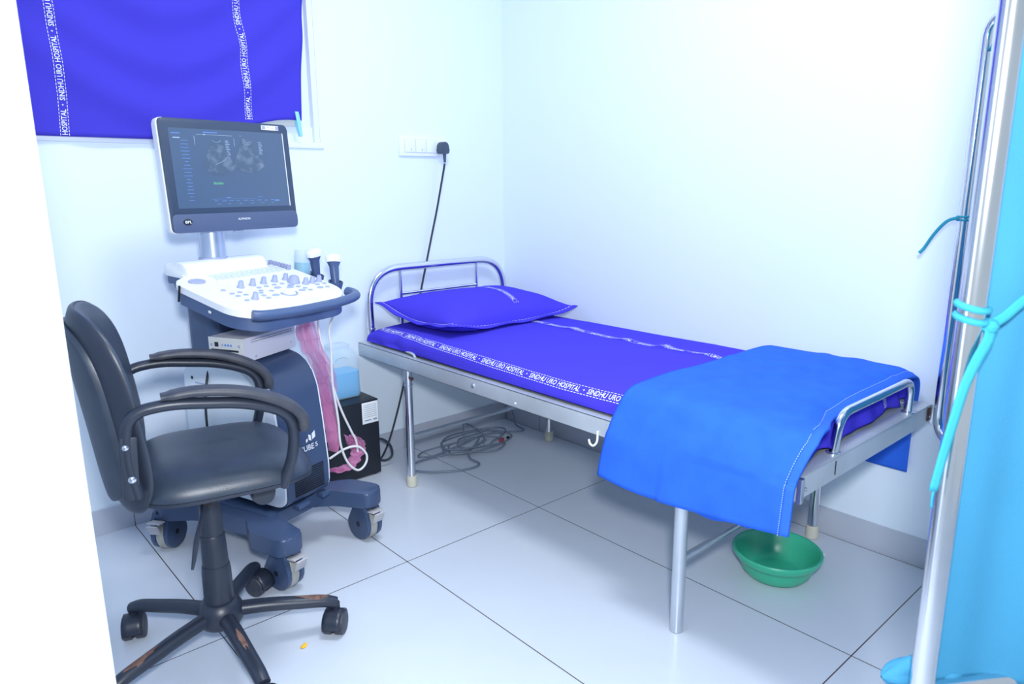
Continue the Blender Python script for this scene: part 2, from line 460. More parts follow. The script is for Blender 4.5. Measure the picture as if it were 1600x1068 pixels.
# ------------------------------------------------------------------ bed
FX, BX, HY, EY, ZT, ZB = -.885, -.052, -.056, -2.034, .556, .500
bed = thing('hospital_bed', ((FX + BX) / 2, (HY + EY) / 2, 0), 0, 'stainless steel hospital bed with tube headboard and low foot loop', 'bed')
BO = Vector(bed.location)
def B(x, y, z): return Vector((x, y, z)) - BO
def chan(mb, a, b, w, h, lip=.004):
    """C-channel along y or x built as web plus flanges"""
    a, b = Vector(a), Vector(b); c = (a + b) / 2; d = b - a
    return mb
for xs, nm in ((FX, 1), (BX, -1)):
    m = MB(); L = HY - EY - .004
    cy = (HY + EY) / 2
    m.box(B(xs + nm * .0015, cy, (ZT + ZB) / 2), (.003, L, ZT - ZB), bev=.0008)
    m.box(B(xs + nm * .024, cy, ZT - .0015), (.048, L, .003), bev=.0008)
    m.box(B(xs + nm * .012, cy, ZB + .0015), (.024, L, .003), bev=.0008)
    m.build('side_rail', SATIN, bed)
for ys, nm, nme in ((HY, -1, 'head_rail'), (EY, 1, 'foot_rail')):
    m = MB(); cx = (FX + BX) / 2; L = BX - FX - .008
    m.box(B(cx, ys + nm * .0015, (ZT + ZB) / 2), (L, .003, ZT - ZB), bev=.0008)
    m.box(B(cx, ys + nm * .02, ZT - .0010), (L, .04, .0026), bev=.0008)
    m.box(B(cx, ys + nm * .012, ZB + .0015), (L, .024, .003), bev=.0008)
    o = m.build(nme, SATIN, bed)
# corner gussets at the foot with rusty open ends
for xs, s in ((FX, 1), (BX, -1)):
    g = MB().box(B(xs + s * .008, EY - .006, (ZT + ZB) / 2), (.016, .012, ZT - ZB + .004), bev=.002).build('corner_bracket', STEEL, bed)
    MB().box(B(xs + s * .024, EY - .002, (ZT + ZB) / 2 + .002), (.018, .003, .040), bev=.001).build('rusty_channel_end', RUST, bed)
MB().box(B((FX + BX) / 2, (HY + EY) / 2, ZT - .008), (BX - FX - .02, HY - EY - .02, .006)).build('bed_deck', SATIN, bed)
MB().box(B(FX + .055, (HY - .03) , ZT - .0035), (.06, .05, .002)).build('grimy_deck_corner', RUST, bed)
# headboard
hb = fillet([(FX + .066, HY - .006, ZT - .03), (FX + .062, HY, .862), (BX - .004, HY, .862), (BX - .008, HY - .006, ZT - .03)], .17, 12)
head = MB().tube([B(*p) for p in hb], .0165, 16).build('headboard', CHROME, bed)
for x in (FX + .066, BX - .008):
    for z in (ZT + .008, ZT + .028, ZT + .052):
        MB().lathe([(.0165, -.004), (.0185, -.003), (.0185, .003), (.0165, .004)], B(x, HY - .0055, z), 16).build('collar', STEEL, head)
for x in (-.658, -.226): MB().tube([B(x, HY, .85), B(x, HY, ZT)], .0078, 12).build('upright', CHROME, head)
MB().tube([B(-.658, HY, .744), B(-.226, HY, .744)], .0068, 12).build('crossbar', CHROME, head)
# foot loop
fl = fillet([(-.668, -2.016, ZT - .004), (-.655, -2.02, .656), (-.20, -2.02, .656), (-.192, -2.016, ZT - .004)], .05, 8)
loop = MB().tube([B(*p) for p in fl], .0115, 14).build('foot_loop', CHROME, bed)
for x in (-.668, -.192): MB().lathe([(.018, 0), (.018, .004), (.0125, .006)], B(x, -2.016, ZT), 14).build('loop_flange', STEEL, loop)
# legs
LX = (-.862, -.070); LY = (-.402, -1.716)
for i, x in enumerate(LX):
    for j, y in enumerate(LY):
        near_foot = (i == 0 and j == 1)
        r = .0185 if near_foot else .0165
        lg = MB().tube([B(x, y, .002 if near_foot else .03), B(x, y, ZB + .01)], r, 20).build('leg', STEEL if near_foot else CHROME, bed)
        if not near_foot:
            MB().lathe([(.020, .001), (.022, .003), (.021, .042), (.019, .046), (.017, .046)], B(x, y, 0), 20).build('rubber_foot', RUBBERW, lg)
        if j == 0:
            MB().lathe([(.0168, 0), (.0188, .001), (.0188, .005), (.0168, .006)], B(x, y, .43), 18).build('leg_sleeve_collar', STEEL, lg)
            if i == 0: MB().tube([B(x - .002, y - .015, .465), B(x - .002, y - .034, .465)], lambda t: .005 if t < .6 else .008, 8).build('clamp_screw', RUST, lg)
for y in LY:
    MB().tube([B(LX[0], y, .215), B(LX[1], y, .215)], .0095, 12).build('cross_brace', STEEL, bed)
# bolts and hook on the near rail
for y, z in ((-.854, .529), (-.86, .50 + .03), ):
    pass
MB().lathe([(.0005, -.001), (.009, 0), (.008, .005), (.003, .007)], B(FX, -.854, .529), 14, Matrix.Rotation(-pi / 2, 3, 'Y')).build('rail_bolt', STEEL, bed)
MB().lathe([(.0005, -.001), (.004, 0), (.0035, .002), (.001, .003)], B(FX, -1.075, .516), 10, Matrix.Rotation(-pi / 2, 3, 'Y')).build('rail_rivet', HOOKM, bed)
MB().lathe([(.0005, -.001), (.004, 0), (.0035, .002), (.001, .003)], B(FX, -.095, .528), 10, Matrix.Rotation(-pi / 2, 3, 'Y')).build('rail_rivet', STEEL, bed)
for x, z in ((FX + .026, .52), (BX - .03, .52)):
    MB().lathe([(.0005, -.001), (.006, 0), (.005, .004), (.002, .005)], B(x + .016, EY, z), 12, Matrix.Rotation(pi / 2, 3, 'X')).build('foot_bolt', STEEL, bed)
MB().lathe([(.009, 0), (.008, .003), (.003, .005)], B(FX + .04, EY + .035, ZT), 12).build('deck_rivet', STEEL, bed)
MB().box(B(-.69, EY - .0008, .53), (.004, .001, .036)).build('rail_scratch', DARK, bed)
MB().tube([B(*p) for p in smoothpath([(FX - .003, -1.436, .515), (FX - .004, -1.436, .488), (FX - .006, -1.430, .474), (FX - .007, -1.420, .468), (FX - .007, -1.410, .473), (FX - .007, -1.406, .484)], 5)], .0034, 8).build('hook', HOOKM, bed)
MB().tube([B(*p) for p in fillet([(-.834, -.235, ZT), (-.836, -.25, ZT + .012), (-.862, -.45, ZT + .012), (-.864, -.465, ZT)], .012, 4)], .005, 8).build('rail_handle', SATIN, bed)

# ------------------------------------------------------------------ mattress with sheet
MXC, MHX, MYC, MHY, MZ, MH = -.456, .402, -1.028, .942, ZT + .001, .082
MO = Vector((MXC, MYC, MZ))
def wrinkle(x, y):
    h = 0.
    for (x0, y0, x1, y1, a, s) in [(-.70, -1.10, -.10, -1.32, .007, .022), (-.62, -.92, -.2, -1.12, .005, .03), (-.82, -1.40, -.4, -1.30, .006, .02),
                                   (-.55, -.70, -.15, -.86, .004, .03), (-.75, -.8, -.62, -1.25, .004, .03), (-.30, -.72, -.12, -1.25, .004, .025),
                                   (-.62, -1.22, -.25, -1.47, .005, .02), (-.55, -1.02, -.3, -1.42, .004, .018)]:
        dx, dy = x1 - x0, y1 - y0; L2 = dx * dx + dy * dy
        t = ((x - x0) * dx + (y - y0) * dy) / L2
        px, py = x0 + dx * max(0, min(1, t)), y0 + dy * max(0, min(1, t))
        d = sqrt((x - px) ** 2 + (y - py) ** 2)
        h += a * math.exp(-(d / s) ** 2) * (sin(pi * max(0, min(1, t))) ** .5 if 0 < t < 1 else 0)
    return h
EXX = .26; EXA = .40
def sgnp(v, p): return math.copysign(abs(v) ** p, v)
def mat_pt(al, be):
    """dome point: al across the width, be along the length (0..pi), world coords"""
    cx, cy = sgnp(cos(al), EXA), sgnp(cos(be), EXX)
    hx, hy = sin(al) ** EXA if al not in (0, pi) else 0, sin(be) ** EXX if 0 < be < pi else 0
    x = MXC - MHX * cx; y = MYC + MHY * cy
    z = MZ + MH * hx * hy
    if hx * hy > .2:
        x += .012 * fbm(y * .8, z * 3, 1.3, 4) * (abs(cx) ** 6)
        y += .010 * fbm(x, z * 2, 7.7, 7) * (abs(cy) ** 6)
        z += (1.5 * wrinkle(x, y) + .006 * fbm(x, y, .5, 3.3) + .002 * fbm(x, y, 2.5, 11)) * min(1, hx * hy)
        # gathered side folds near the head end
        if cx > .9: x += .006 * sin(y * 38) * math.exp(-((y + .25) / .2) ** 2)
    return Vector((x, y, z))
mt = thing('mattress', MO, 0, 'thin mattress wrapped in a violet-blue sheet with white lettered stripes', 'mattress')
MB().grid(lambda u, v: mat_pt(pi * (.001 + .998 * u), pi * (.001 + .998 * v)) - MO, 190, 300).build('sheet', VIOLET, mt, ang=180)
def beta(y):
    c = max(-.99999, min(.99999, (y - MYC) / MHY)); return math.acos(math.copysign(abs(c) ** (1 / EXX), c))
arc = []; s_ = 0; last = None
for i in range(801):
    al = pi * (.001 + .998 * i / 800); p = mat_pt(al, pi / 2)
    if last is not None: s_ += sqrt((p.x - last.x) ** 2 + (p.z - last.z) ** 2)
    arc.append((s_, al)); last = p
def on_sheet(s, y, off=.0022):
    al = interp(arc, s); be = beta(y); p = mat_pt(al, be)
    q1 = mat_pt(min(pi, al + .004), be); q2 = mat_pt(al, be + .004)
    n = (q1 - p).cross(q2 - p)
    n = n.normalized() if n.length > 1e-12 else Vector((0, 0, 1))
    if n.z < 0 and abs(n.z) > .3: n = -n
    if abs(n.z) <= .3 and n.x > 0: n = -n
    return p + n * off - MO
woven_band('lettered_stripe', lambda u, v: on_sheet(interp([(0, .088), (.35, .066), (.8, .050), (1.4, .050)], u) + v, -.125 - u), 1.37, .028, mt, start=.03)
woven_band('lettered_stripe', lambda u, v: on_sheet(.58 + v, -.55 - u, .0045), .95, .026, mt, start=.13)
# loose tail of the sheet over the foot end
def tail(u, v):
    x = -.862 + .70 * u
    y = -1.950 - (.056 - .030 * u) * v - .006 * sin(u * 19 + 1) * v * v - .003 * sin(u * 37 + 2 * v)
    z = ZT + .078 - .070 * v ** 1.5 + .006 * sin(u * 14) * sin(pi * v) + .004 * sin(u * 29 + 1) * v
    return Vector((x, y, max(z, ZT + .004))) - MO
MB().grid(tail, 80, 18).build('sheet_tail', VIOLET, mt, ang=180, solid=.004)
woven_band('lettered_stripe', lambda u, v: tail(.86 + v / .7, .9 - u / .07) + Vector((0, -.005, .002)), .055, .02, mt, start=.1)

# ------------------------------------------------------------------ pillow
PA = radians(1.5)
pil = thing('pillow', (-.428, -.318, .641), PA, 'flat violet-blue pillow with white stitched flange at the head of the bed', 'pillow')
PW, PD, PH = .338, .242, .100
def pil_h(x, y):
    u, v = abs(x) / PW, abs(y) / PD
    if u >= 1 or v >= 1: return 0
    return PH * ((1 - u ** 2.6) * (1 - v ** 2.4)) ** .52
def pil_pt(x, y, top):
    h = pil_h(x, y)
    z0 = .014 + .024 * (abs(x) / PW) ** 4 * (abs(y) / PD) ** 2 + .012 * (x / PW) ** 2 * (1 if x < 0 else .3) + (.03 * sstep(0, -1, x / PW) * sstep(0, 1, y / PD))
    k = 1 - .055 * (1 - abs(y) / PD) * (abs(x) / PW) ** 3
    k2 = 1 - .06 * (1 - abs(x) / PW) * (abs(y) / PD) ** 3
    wr = .004 * fbm(x, y, 9.1, 9) + .005 * math.exp(-((x + .12 - y * .3) / .012) ** 2) * sstep(0, -.2, y)
    z = z0 + (h * 1.15 + wr * min(1, h * 40) if top else -min(h * .62, max(.0, z0 - .002)))
    return Vector((x * k, y * k2, z))
m = MB()
N1, N2 = 80, 60
m.grid(lambda u, v: pil_pt(-PW * cos(pi * u), -PD * cos(pi * v), True), N1, N2)
m.grid(lambda u, v: pil_pt(-PW * cos(pi * u), -PD * cos(pi * v), False), N1, N2)
bmesh.ops.remove_doubles(m.bm, verts=m.bm.verts, dist=1e-4)
m.build('pillowcase', VIOLET, pil, ang=180)
def flange(u, w):
    """u round the outline 0..4, w outward 0..1"""
    k, t = int(u) % 4, u - int(u)
    c = [(-PW, -PD), (PW, -PD), (PW, PD), (-PW, PD)]
    a, b = Vector(c[k]), Vector(c[(k + 1) % 4]); p = a.lerp(b, t)
    q = pil_pt(max(-PW, min(PW, p.x)), max(-PD, min(PD, p.y)), True)
    d = Vector((p.x / PW, p.y / PD)); e = Vector((sgnp(d.x, 5), sgnp(d.y, 5)))
    return Vector((q.x + e.x * .024 * w, q.y + e.y * .022 * w, q.z + .004 * sin(u * 19) * w - .003 * w))
MB().grid(lambda u, w: flange(u * 4, w), 160, 4, closed_u=True).build('flange', VIOLET, pil, ang=180, solid=.004)
st = MB()
for i in range(150):
    u0, u1 = i * 4 / 150, (i + .62) * 4 / 150
    a, b, c_, d = flange(u0, .20), flange(u1, .20), flange(u1, .30), flange(u0, .30)
    o = Vector((0, 0, .0035))
    st.raw([a + o, b + o, c_ + o, d + o], [(0, 1, 2, 3)])
st.build('stitch_line', WOVEN, pil, smooth=False)
woven_band('lettered_stripe', lambda u, v: pil_pt(.045 + .09 * (u / .45 - .5) * 0 + v + .012 * sin(u * 6), PD * .99 - u, True) + Vector((0, 0, .003)), .44, .024, pil, start=.2)

# ------------------------------------------------------------------ blue drape over the foot of the bed
th_path = [Vector(p) for p in fillet([(-.925, 0, .405), (-.912, 0, .565), (-.862, 0, .655), (-.78, 0, .664), (-.12, 0, .664), (-.044, 0, .652), (-.026, 0, .60), (-.022, 0, .31)],
                                      [0, .05, .06, .04, .05, .03, .03, 0], 8)]
tl = [0]
for a, b in zip(th_path, th_path[1:]): tl.append(tl[-1] + (b - a).length)
TL = tl[-1]
def tp(s):
    s = max(0, min(TL, s))
    for i in range(len(tl) - 1):
        if s <= tl[i + 1] + 1e-9:
            t = (s - tl[i]) / (tl[i + 1] - tl[i]); return th_path[i].lerp(th_path[i + 1], t)
    return th_path[-1]
dr = thing('blue_drape', (-.45, -1.75, .66), 0, 'bright blue cotton drape laid across the foot of the bed, hanging over both sides', 'drape')
DO = Vector(dr.location)
def dr_pt(u, v, lift=0.):
    s = TL * u; p = tp(s); front = 1 - sstep(.0, .27, s); back = sstep(TL - .36, TL - .1, s)
    y0 = -1.475 - .030 * (1 - front) - .015 * sin(pi * u)
    y1 = interp([(0, -2.046), (.15, -2.046), (.25, -2.066), (.33, -2.056), (.41, -2.022), (.47, -2.001), (.6, -1.992), (2, -1.988)], s) + .012 * back
    if back > 0: y0 += -.30 * back * 0
    y = y0 + (y1 - y0) * v
    z = p.z; x = p.x
    if front > .5:
        z += (-.016 * sin(pi * v) + .030 * v * v) * (1 - s / .27)
        x += -.010 * sin(v * 7 + .5) * (1 - s / .3) + .012 * v * (1 - s / .3)
        if v > .35: x -= .006 * (1 - s / .3)
    if front < .5 and back < .5:
        z += .004 * fbm(x, y, 4.4, 5) + .003 * sin((x * .8 + y) * 24) * math.exp(-((x + .6) / .25) ** 2) * .6
        z += .004 * math.exp(-((y + 1.72 + .25 * (x + .45)) / .03) ** 2) + .004 * math.exp(-((y + 1.86 - .4 * (x + .45)) / .025) ** 2) + .0035 * math.exp(-((x + .30 + .3 * (y + 1.7)) / .02) ** 2)
    dz = max(0, (-1.925 - max(y, -2.0)) / .07)
    if front < .95 and back < .9: z -= min(.045, .026 * dz ** 2) * (1 - front) * (1 - .5 * back) * (sstep(.30, .50, s))
    return Vector((x, y, z + lift)) - DO
MB().grid(dr_pt, 130, 60).build('drape_cloth', BLUE, dr, ang=180, solid=.003)
def hemstrip(v0, v1, nm):
    m = MB().grid(lambda u, w: dr_pt(u, v0 + (v1 - v0) * w) + Vector((-.0028 if u < .25 else 0, 0, .0026 if .2 < u < .85 else 0)), 130, 4)
    return m.build(nm, BLUEHEM, dr, ang=180, solid=.002)
hemstrip(.958, .999, 'stitched_hem')
m = MB()
for i in range(230):
    a, b = i / 230, (i + .6) / 230
    for vv in (.956,):
        off = Vector((-.0058 if a < .25 else 0, 0, .0058 if .2 < a < .85 else 0))
        m.raw([dr_pt(a, vv) + off, dr_pt(b, vv) + off, dr_pt(b, vv + .0035) + off, dr_pt(a, vv + .0035) + off], [(0, 1, 2, 3)])
m.build('hem_stitches', STITCH, dr, smooth=False)
# second layer showing below the front edge
MB().grid(lambda u, w: Vector((-.908 - .004 * sin(u * 8), -1.66 - .28 * u, .515 - .104 * w - .018 * w * sin(pi * u) - .004 * sin(u * 13) * w)) - DO, 40, 8).build('inner_fold', BLUE, dr, ang=180, solid=.003)

# ------------------------------------------------------------------ green basin
bas = thing('basin', (-.385, -1.752, 0), radians(20), 'green plastic basin on the floor under the foot of the bed', 'basin')
MB().lathe([(.0005, .002), (.082, .0015), (.090, .004), (.104, .022), (.113, .044), (.1175, .056), (.123, .058), (.1285, .066), (.1345, .078), (.136, .084), (.133, .088),
            (.127, .087), (.1215, .077), (.112, .052), (.100, .024), (.086, .010), (.076, .007), (.0005, .006)], seg=64, caps=False).build('basin_shell', GREENP, bas, ang=50)
MB().lathe([(.0002, 0), (.006, .001), (.004, .002), (.0002, .0022)], (.03, -.1315, .0845), 10, caps=False).build('white_chip', LABELM, bas)

# ------------------------------------------------------------------ heap of grey cable under the bed
cab = thing('cable_heap', (-.36, -.22, 0), 0, 'loose heap of thin grey cable on the floor beneath the bed', 'cable')
CO = Vector(cab.location)
pts = []
random.seed(11)
for k in range(46):
    a = k * .55 + random.uniform(-.12, .12)
    rr = .125 + .055 * sin(k * .37) + random.uniform(-.02, .03)
    cx, cy = .03 * sin(k * .21), .02 * cos(k * .33)
    pts.append((cx + rr * 1.25 * cos(a), cy + rr * .72 * sin(a), .010 + .030 * abs(sin(k * .43)) * (k / 46)))
MB().tube(smoothpath(pts, 8), .0042, 7).build('coil', CABLEG, cab)
MB().tube(smoothpath([(.0, .0, .03), (-.10, -.05, .012), (-.24, .0, .006), (-.375, .00, .006), (-.415, -.06, .006), (-.36, -.14, .006), (-.24, -.21, .006), (-.16, -.20, .006), (-.15, -.12, .008), (-.10, -.06, .02), (.02, -.03, .03)], 9), .0052, 8).build('long_loop', CABLEG, cab)
MB().tube(smoothpath([(-.03, .02, .03), (-.15, .06, .02), (-.26, .09, .006), (-.31, .05, .006), (-.24, .01, .01), (-.1, .0, .03), (.05, .03, .03), (.16, .02, .02), (.27, -.02, .012), (.29, .06, .02), (.30, .10, .08), (.27, .14, .17), (.20, .15, .21)], 8), .0042, 8).build('side_loop', CABLEG, cab)
MB().tube(smoothpath([(-.05, .05, .03), (.0, .12, .06), (.02, .14, .07), (.05, .08, .05), (.03, .0, .04), (-.02, -.06, .03)], 8), .0036, 8).build('lifted_loop', CABLEG, cab)
MB().box((.07, -.085, .03), (.03, .016, .014), Matrix.Rotation(.4, 3, 'Z'), bev=.003).build('red_connector', REDP, cab)
MB().box((.115, -.08, .03), (.016, .010, .010), Matrix.Rotation(.2, 3, 'Z'), bev=.002).build('dark_connector', DARK, cab)

# ------------------------------------------------------------------ UPS box, can
ups = thing('ups_box', (-1.008, -.105, 0), 0, 'black metal power supply box on the floor beside the bed', 'box')
MB().box((0, 0, .172), (.245, .19, .330), bev=.003).build('case', UPSM, ups)
MB().box((.082, -.0957, .284), (.076, .0012, .092), bev=.0004).build('white_label', LABELM, ups)
m = MB()
for k in range(7): m.box((.082, -.0966, .318 - k * .0085), (.060, .0006, .0016))
m.box((.070, -.0966, .252), (.032, .0006, .004)); m.box((.104, -.0966, .252), (.018, .0006, .006))
m.build('label_print', INK, ups, smooth=False)
for x in (-.10, .10):
    for y in (-.075, .075): MB().lathe([(.010, .0), (.010, .008)], (x, y, 0), 12).build('foot', DARK, ups)
MB().tube(smoothpath([(.122, -.02, .135), (.17, -.03, .125), (.205, -.04, .09), (.205, -.05, .045), (.17, -.045, .03), (.123, -.035, .05)], 8), .0055, 8).build('black_lead', CABLEB, ups)
MB().box((.128, -.035, .052), (.022, .022, .028), bev=.004).build('lead_plug', CABLEB, ups)

can = thing('jerry_can', (-.992, -.068, .3375), 0, 'translucent white plastic can half full of blue liquid on the black box', 'can')
CWX, CWY = .080, .054
def rrect(w, d, r, n=5): return [(p.x, p.y) for p in fillet([(-w, -d, 0), (w, -d, 0), (w, d, 0), (-w, d, 0)], r, n, True)]
def loft(mb, secs):
    rings = [[mb.bm.verts.new(Vector((x, y, z))) for x, y in poly] for poly, z in secs]
    for a, b in zip(rings, rings[1:]):
        n = len(a)
        for k in range(n): mb.bm.faces.new((a[k], a[(k + 1) % n], b[(k + 1) % n], b[k]))
    mb.bm.faces.new(rings[0][::-1]); mb.bm.faces.new(rings[-1]); return mb
loft(MB(), [(rrect(CWX * .93, CWY * .93, .02), .001), (rrect(CWX, CWY, .025), .012), (rrect(CWX, CWY, .025), .045), (rrect(CWX * .985, CWY * .985, .025), .048),
            (rrect(CWX * .985, CWY * .985, .025), .165), (rrect(CWX * .95, CWY * .95, .028), .185), (rrect(CWX * .80, CWY * .85, .03), .203), (rrect(CWX * .62, CWY * .6, .02), .209),
            (rrect(CWX * .60, CWY * .58, .02), .228), (rrect(CWX * .5, CWY * .5, .02), .232)]).build('can_shell', CAN, can, ang=50)
loft(MB(), [(rrect(CWX * .90, CWY * .90, .018), .004), (rrect(CWX * .96, CWY * .96, .022), .014), (rrect(CWX * .955, CWY * .955, .022), .112)]).build('blue_liquid', LIQ, can, ang=50)
MB().tube(smoothpath([(-.035, -.045, .165), (-.025, -.05, .176), (.0, -.0505, .179), (.02, -.05, .172)], 5), .0012, 6).build('torn_label_edge', INK, can)

# ------------------------------------------------------------------ ultrasound machine
MR = radians(19)
us = thing('ultrasound_machine', (-1.495, -.458, 0), MR, 'navy and white ultrasound machine on four casters with monitor and control console', 'ultrasound machine')
# base: two side beams ending in caster arms
for s in (-1, 1):
    m = MB()
    out = [(s * .07, .30), (s * .20, .34), (s * .235, .24), (s * .17, .14), (s * .165, -.10), (s * .225, -.18), (s * .235, -.30), (s * .215, -.335), (s * .15, -.335), (s * .115, -.20), (s * .07, -.12)]
    o3 = fillet([(x, y, 0) for x, y in out], .022, 4, True)
    m.prism([(p.x, p.y) for p in o3], .120, .176, lambda x, y, z: (x, y, z + .012 * sstep(-.05, -.25, y)), bev=.009)
    m.build('base_arm', NAVY, us, ang=45)
MB().box((0, .03, .165), (.26, .40, .05), bev=.012).build('base_plate', NAVY, us)
def caster(x, y, ang):
    R = Matrix.Rotation(ang, 3, 'Z')
    hs = MB()
    for s in (-1, 1):
        prof = [(p.x, p.y) for p in smoothpath([(-.005, .138, 0), (-.030, .110, 0), (-.052, .072, 0), (-.060, .055, 0), (-.045, .016, 0), (-.008, .004, 0), (.030, .012, 0), (.056, .048, 0), (.050, .090, 0), (.034, .138, 0)], 4, True)]
        hs.prism(prof, s * .016, s * .031, lambda a, b, c: R @ Vector((c, -a, b)) + Vector((x, y, 0)), bev=.004)
    hs.box(Vector((x, y, .125)) + R @ Vector((0, -.01, 0)), (.06, .06, .02), R, bev=.006)
    c = hs.build('caster', NAVY, us, ang=45)
    MB().lathe([(.03, -.0145), (.052, -.0145), (.0575, -.009), (.0585, 0), (.0575, .009), (.052, .0145), (.03, .0145)], Vector((x, y, .0588)), 36,
               R @ Matrix.Rotation(pi / 2, 3, 'Y'), caps=True).build('wheel', GREYW, c)
    p = MB()
    p.box(Vector((x, y, .118)) + R @ Vector((0, -.062, 0)), (.046, .036, .006), R @ Matrix.Rotation(-.15, 3, 'X'), bev=.002)
    p.box(Vector((x, y, .098)) + R @ Vector((0, -.078, 0)), (.040, .006, .040), R @ Matrix.Rotation(.45, 3, 'X'), bev=.002)
    p.build('brake_pedal', PEDAL, c)
    for s in (-1, 1):
        MB().lathe([(.0005, 0), (.009, 0), (.009, .0016), (.0005, .002)], Vector((x, y, .0588)) + R @ Vector((s * .031, 0, 0)), 14, R @ Matrix.Rotation(s * pi / 2, 3, 'Y')).build('axle_cap', DARK, c)
caster(-.178, -.270, radians(-4)); caster(.190, -.275, radians(-12)); caster(-.19, .275, radians(-68)); caster(.19, .28, radians(200))
# body: dark wrap-around front, pale side panels, white trim
prof = [(-.19, .205), (-.212, .225), (-.214, .30), (-.200, .46), (-.186, .575), (-.160, .640), (-.110, .672), (-.04, .684), (.20, .660), (.23, .62), (.24, .22), (.20, .20)]
pf = [(p.x, p.y) for p in fillet([(a, b, 0) for a, b in prof], .02, 3, True)]
MB().prism(pf, -.092, .092, lambda a, b, c: (c, a, b), bev=.006).build('front_cover', NAVY, us, ang=32)
def inset(poly, d):
    cx = sum(p[0] for p in poly) / len(poly); cy = sum(p[1] for p in poly) / len(poly)
    return [(cx + (x - cx) * (1 - d), cy + (y - cy) * (1 - d)) for x, y in poly]
for s in (-1, 1):
    MB().prism(inset(pf, .015), s * .089, s * .099, lambda a, b, c: (c, a, b), bev=.003).build('white_trim', WPLAST, us, ang=32)
    sp = MB().prism([(p.x, p.y) for p in fillet([(-.155, .215, 0), (-.165, .30, 0), (-.145, .56, 0), (-.10, .63, 0), (-.04, .655, 0), (.21, .635, 0), (.225, .215, 0)], .03, 4, True)],
               s * .095, s * .112, lambda a, b, c: (c, a, b), bev=.006).build('side_panel', GPLAST, us, ang=32)
    MB().lathe([(.0005, 0), (.006, 0), (.005, .0015), (.0005, .002)], (s * .112, -.11, .245), 12, Matrix.Rotation(s * pi / 2, 3, 'Y')).build('screw', DARK, sp)
    MB().lathe([(.0005, 0), (.006, 0), (.005, .0015), (.0005, .002)], (s * .112, .17, .60), 12, Matrix.Rotation(s * pi / 2, 3, 'Y')).build('screw', DARK, sp)
    m = MB()
    for k in range(7): m.box((s * .1125, .105, .585 - k * .011), (.002, .10, .004))
    m.build('side_vent', KNOB, sp)
m = MB()
for k in range(11): m.box((.005, -.2142 + .0000 * k, .236 + k * .0078), (.128, .003, .0035))
m.build('vent_slats', DARK, us)
MB().box((-.03, -.205, .198), (.05, .03, .016), bev=.004).build('cable_foot', NAVY, us)
MB().box((.07, -.205, .198), (.035, .03, .016), bev=.004).build('cable_foot', NAVY, us)
def bf(x, z):   # point on the sloped front of the body
    return Vector((x, interp([(.225, -.2135), (.30, -.2155), (.46, -.2015), (.575, -.1875)], z), z))
text_on('model_lettering', 'E-CUBE', .026, lambda a, b: bf(-.048 + a, .372 + b) + Vector((0, -.0012, 0)), LOGOW, us, width=.086)
text_on('model_lettering', '5', .026, lambda a, b: bf(.043 + a, .375 + b * .8) + Vector((0, -.0012, 0)), LOGOW, us)
m = MB()
for poly in ([(.012, .400), (.022, .405), (.022, .417), (.012, .412)], [(.027, .408), (.040, .402), (.040, .424), (.027, .430)], [(.045, .405), (.062, .412), (.062, .438), (.045, .428)]):
    m.raw([bf(x, z) + Vector((0, -.0013, 0)) for x, z in [(.006 + (px - .012) * .85, .398 + (pz - .400) * .85) for px, pz in poly]], [tuple(range(4))])
m.build('emblem', LOGOW, us, smooth=False)
# pillar
MB().prism([(p.x, p.y) for p in fillet([(-.085, .06, 0), (.075, .06, 0), (.075, .21, 0), (-.085, .21, 0)], .03, 5, True)], .655, .915, bev=.004).build('pillar', NAVY, us)
# console
CS, CZ0 = .235, .931
def cz(y): return CZ0 + CS * (y - .04 + .04)
SXC, SYC = .035, .040
def con(x, y, h=0.): return Vector((x, y, CZ0 + CS * (y - .04) + .0094 + h))
outl = [(-.185, -.283), (.135, -.283), (.208, -.215), (.215, -.04), (.210, .06), (.165, .16), (-.16, .16), (-.165, .072), (-.240, .030), (-.248, -.22)]
ol = fillet([(x, y, 0) for x, y in outl], [.05, .06, .05, .1, .06, .03, .02, .02, .03, .06], 6, True)
cpoly = [(p.x, p.y) for p in ol]
def conmap(x, y, z): return con(x, y, z)
top = MB().prism(cpoly, -.020, 0, conmap, bev=.006).build('console', WPLAST, us, ang=32)
MB().prism([(x * .985, (y - 0) * .985) for x, y in cpoly], -.058, -.019, conmap, bev=.012).build('console_underside', NAVY2, us, ang=40)
# raised shelf at the back
MB().prism([(p.x, p.y) for p in fillet([(.042, .935, 0), (.062, .982, 0), (.10, .988, 0), (.165, .982, 0), (.165, .945, 0)], .012, 3, True)], -.172, .135, lambda a, b, c: (c, a, b), bev=.008).build('rear_shelf', WPLAST, us, ang=35)
MB().box((-.018, .105, .934), (.298, .115, .030), bev=.008).build('shelf_underside', NAVY2, us)
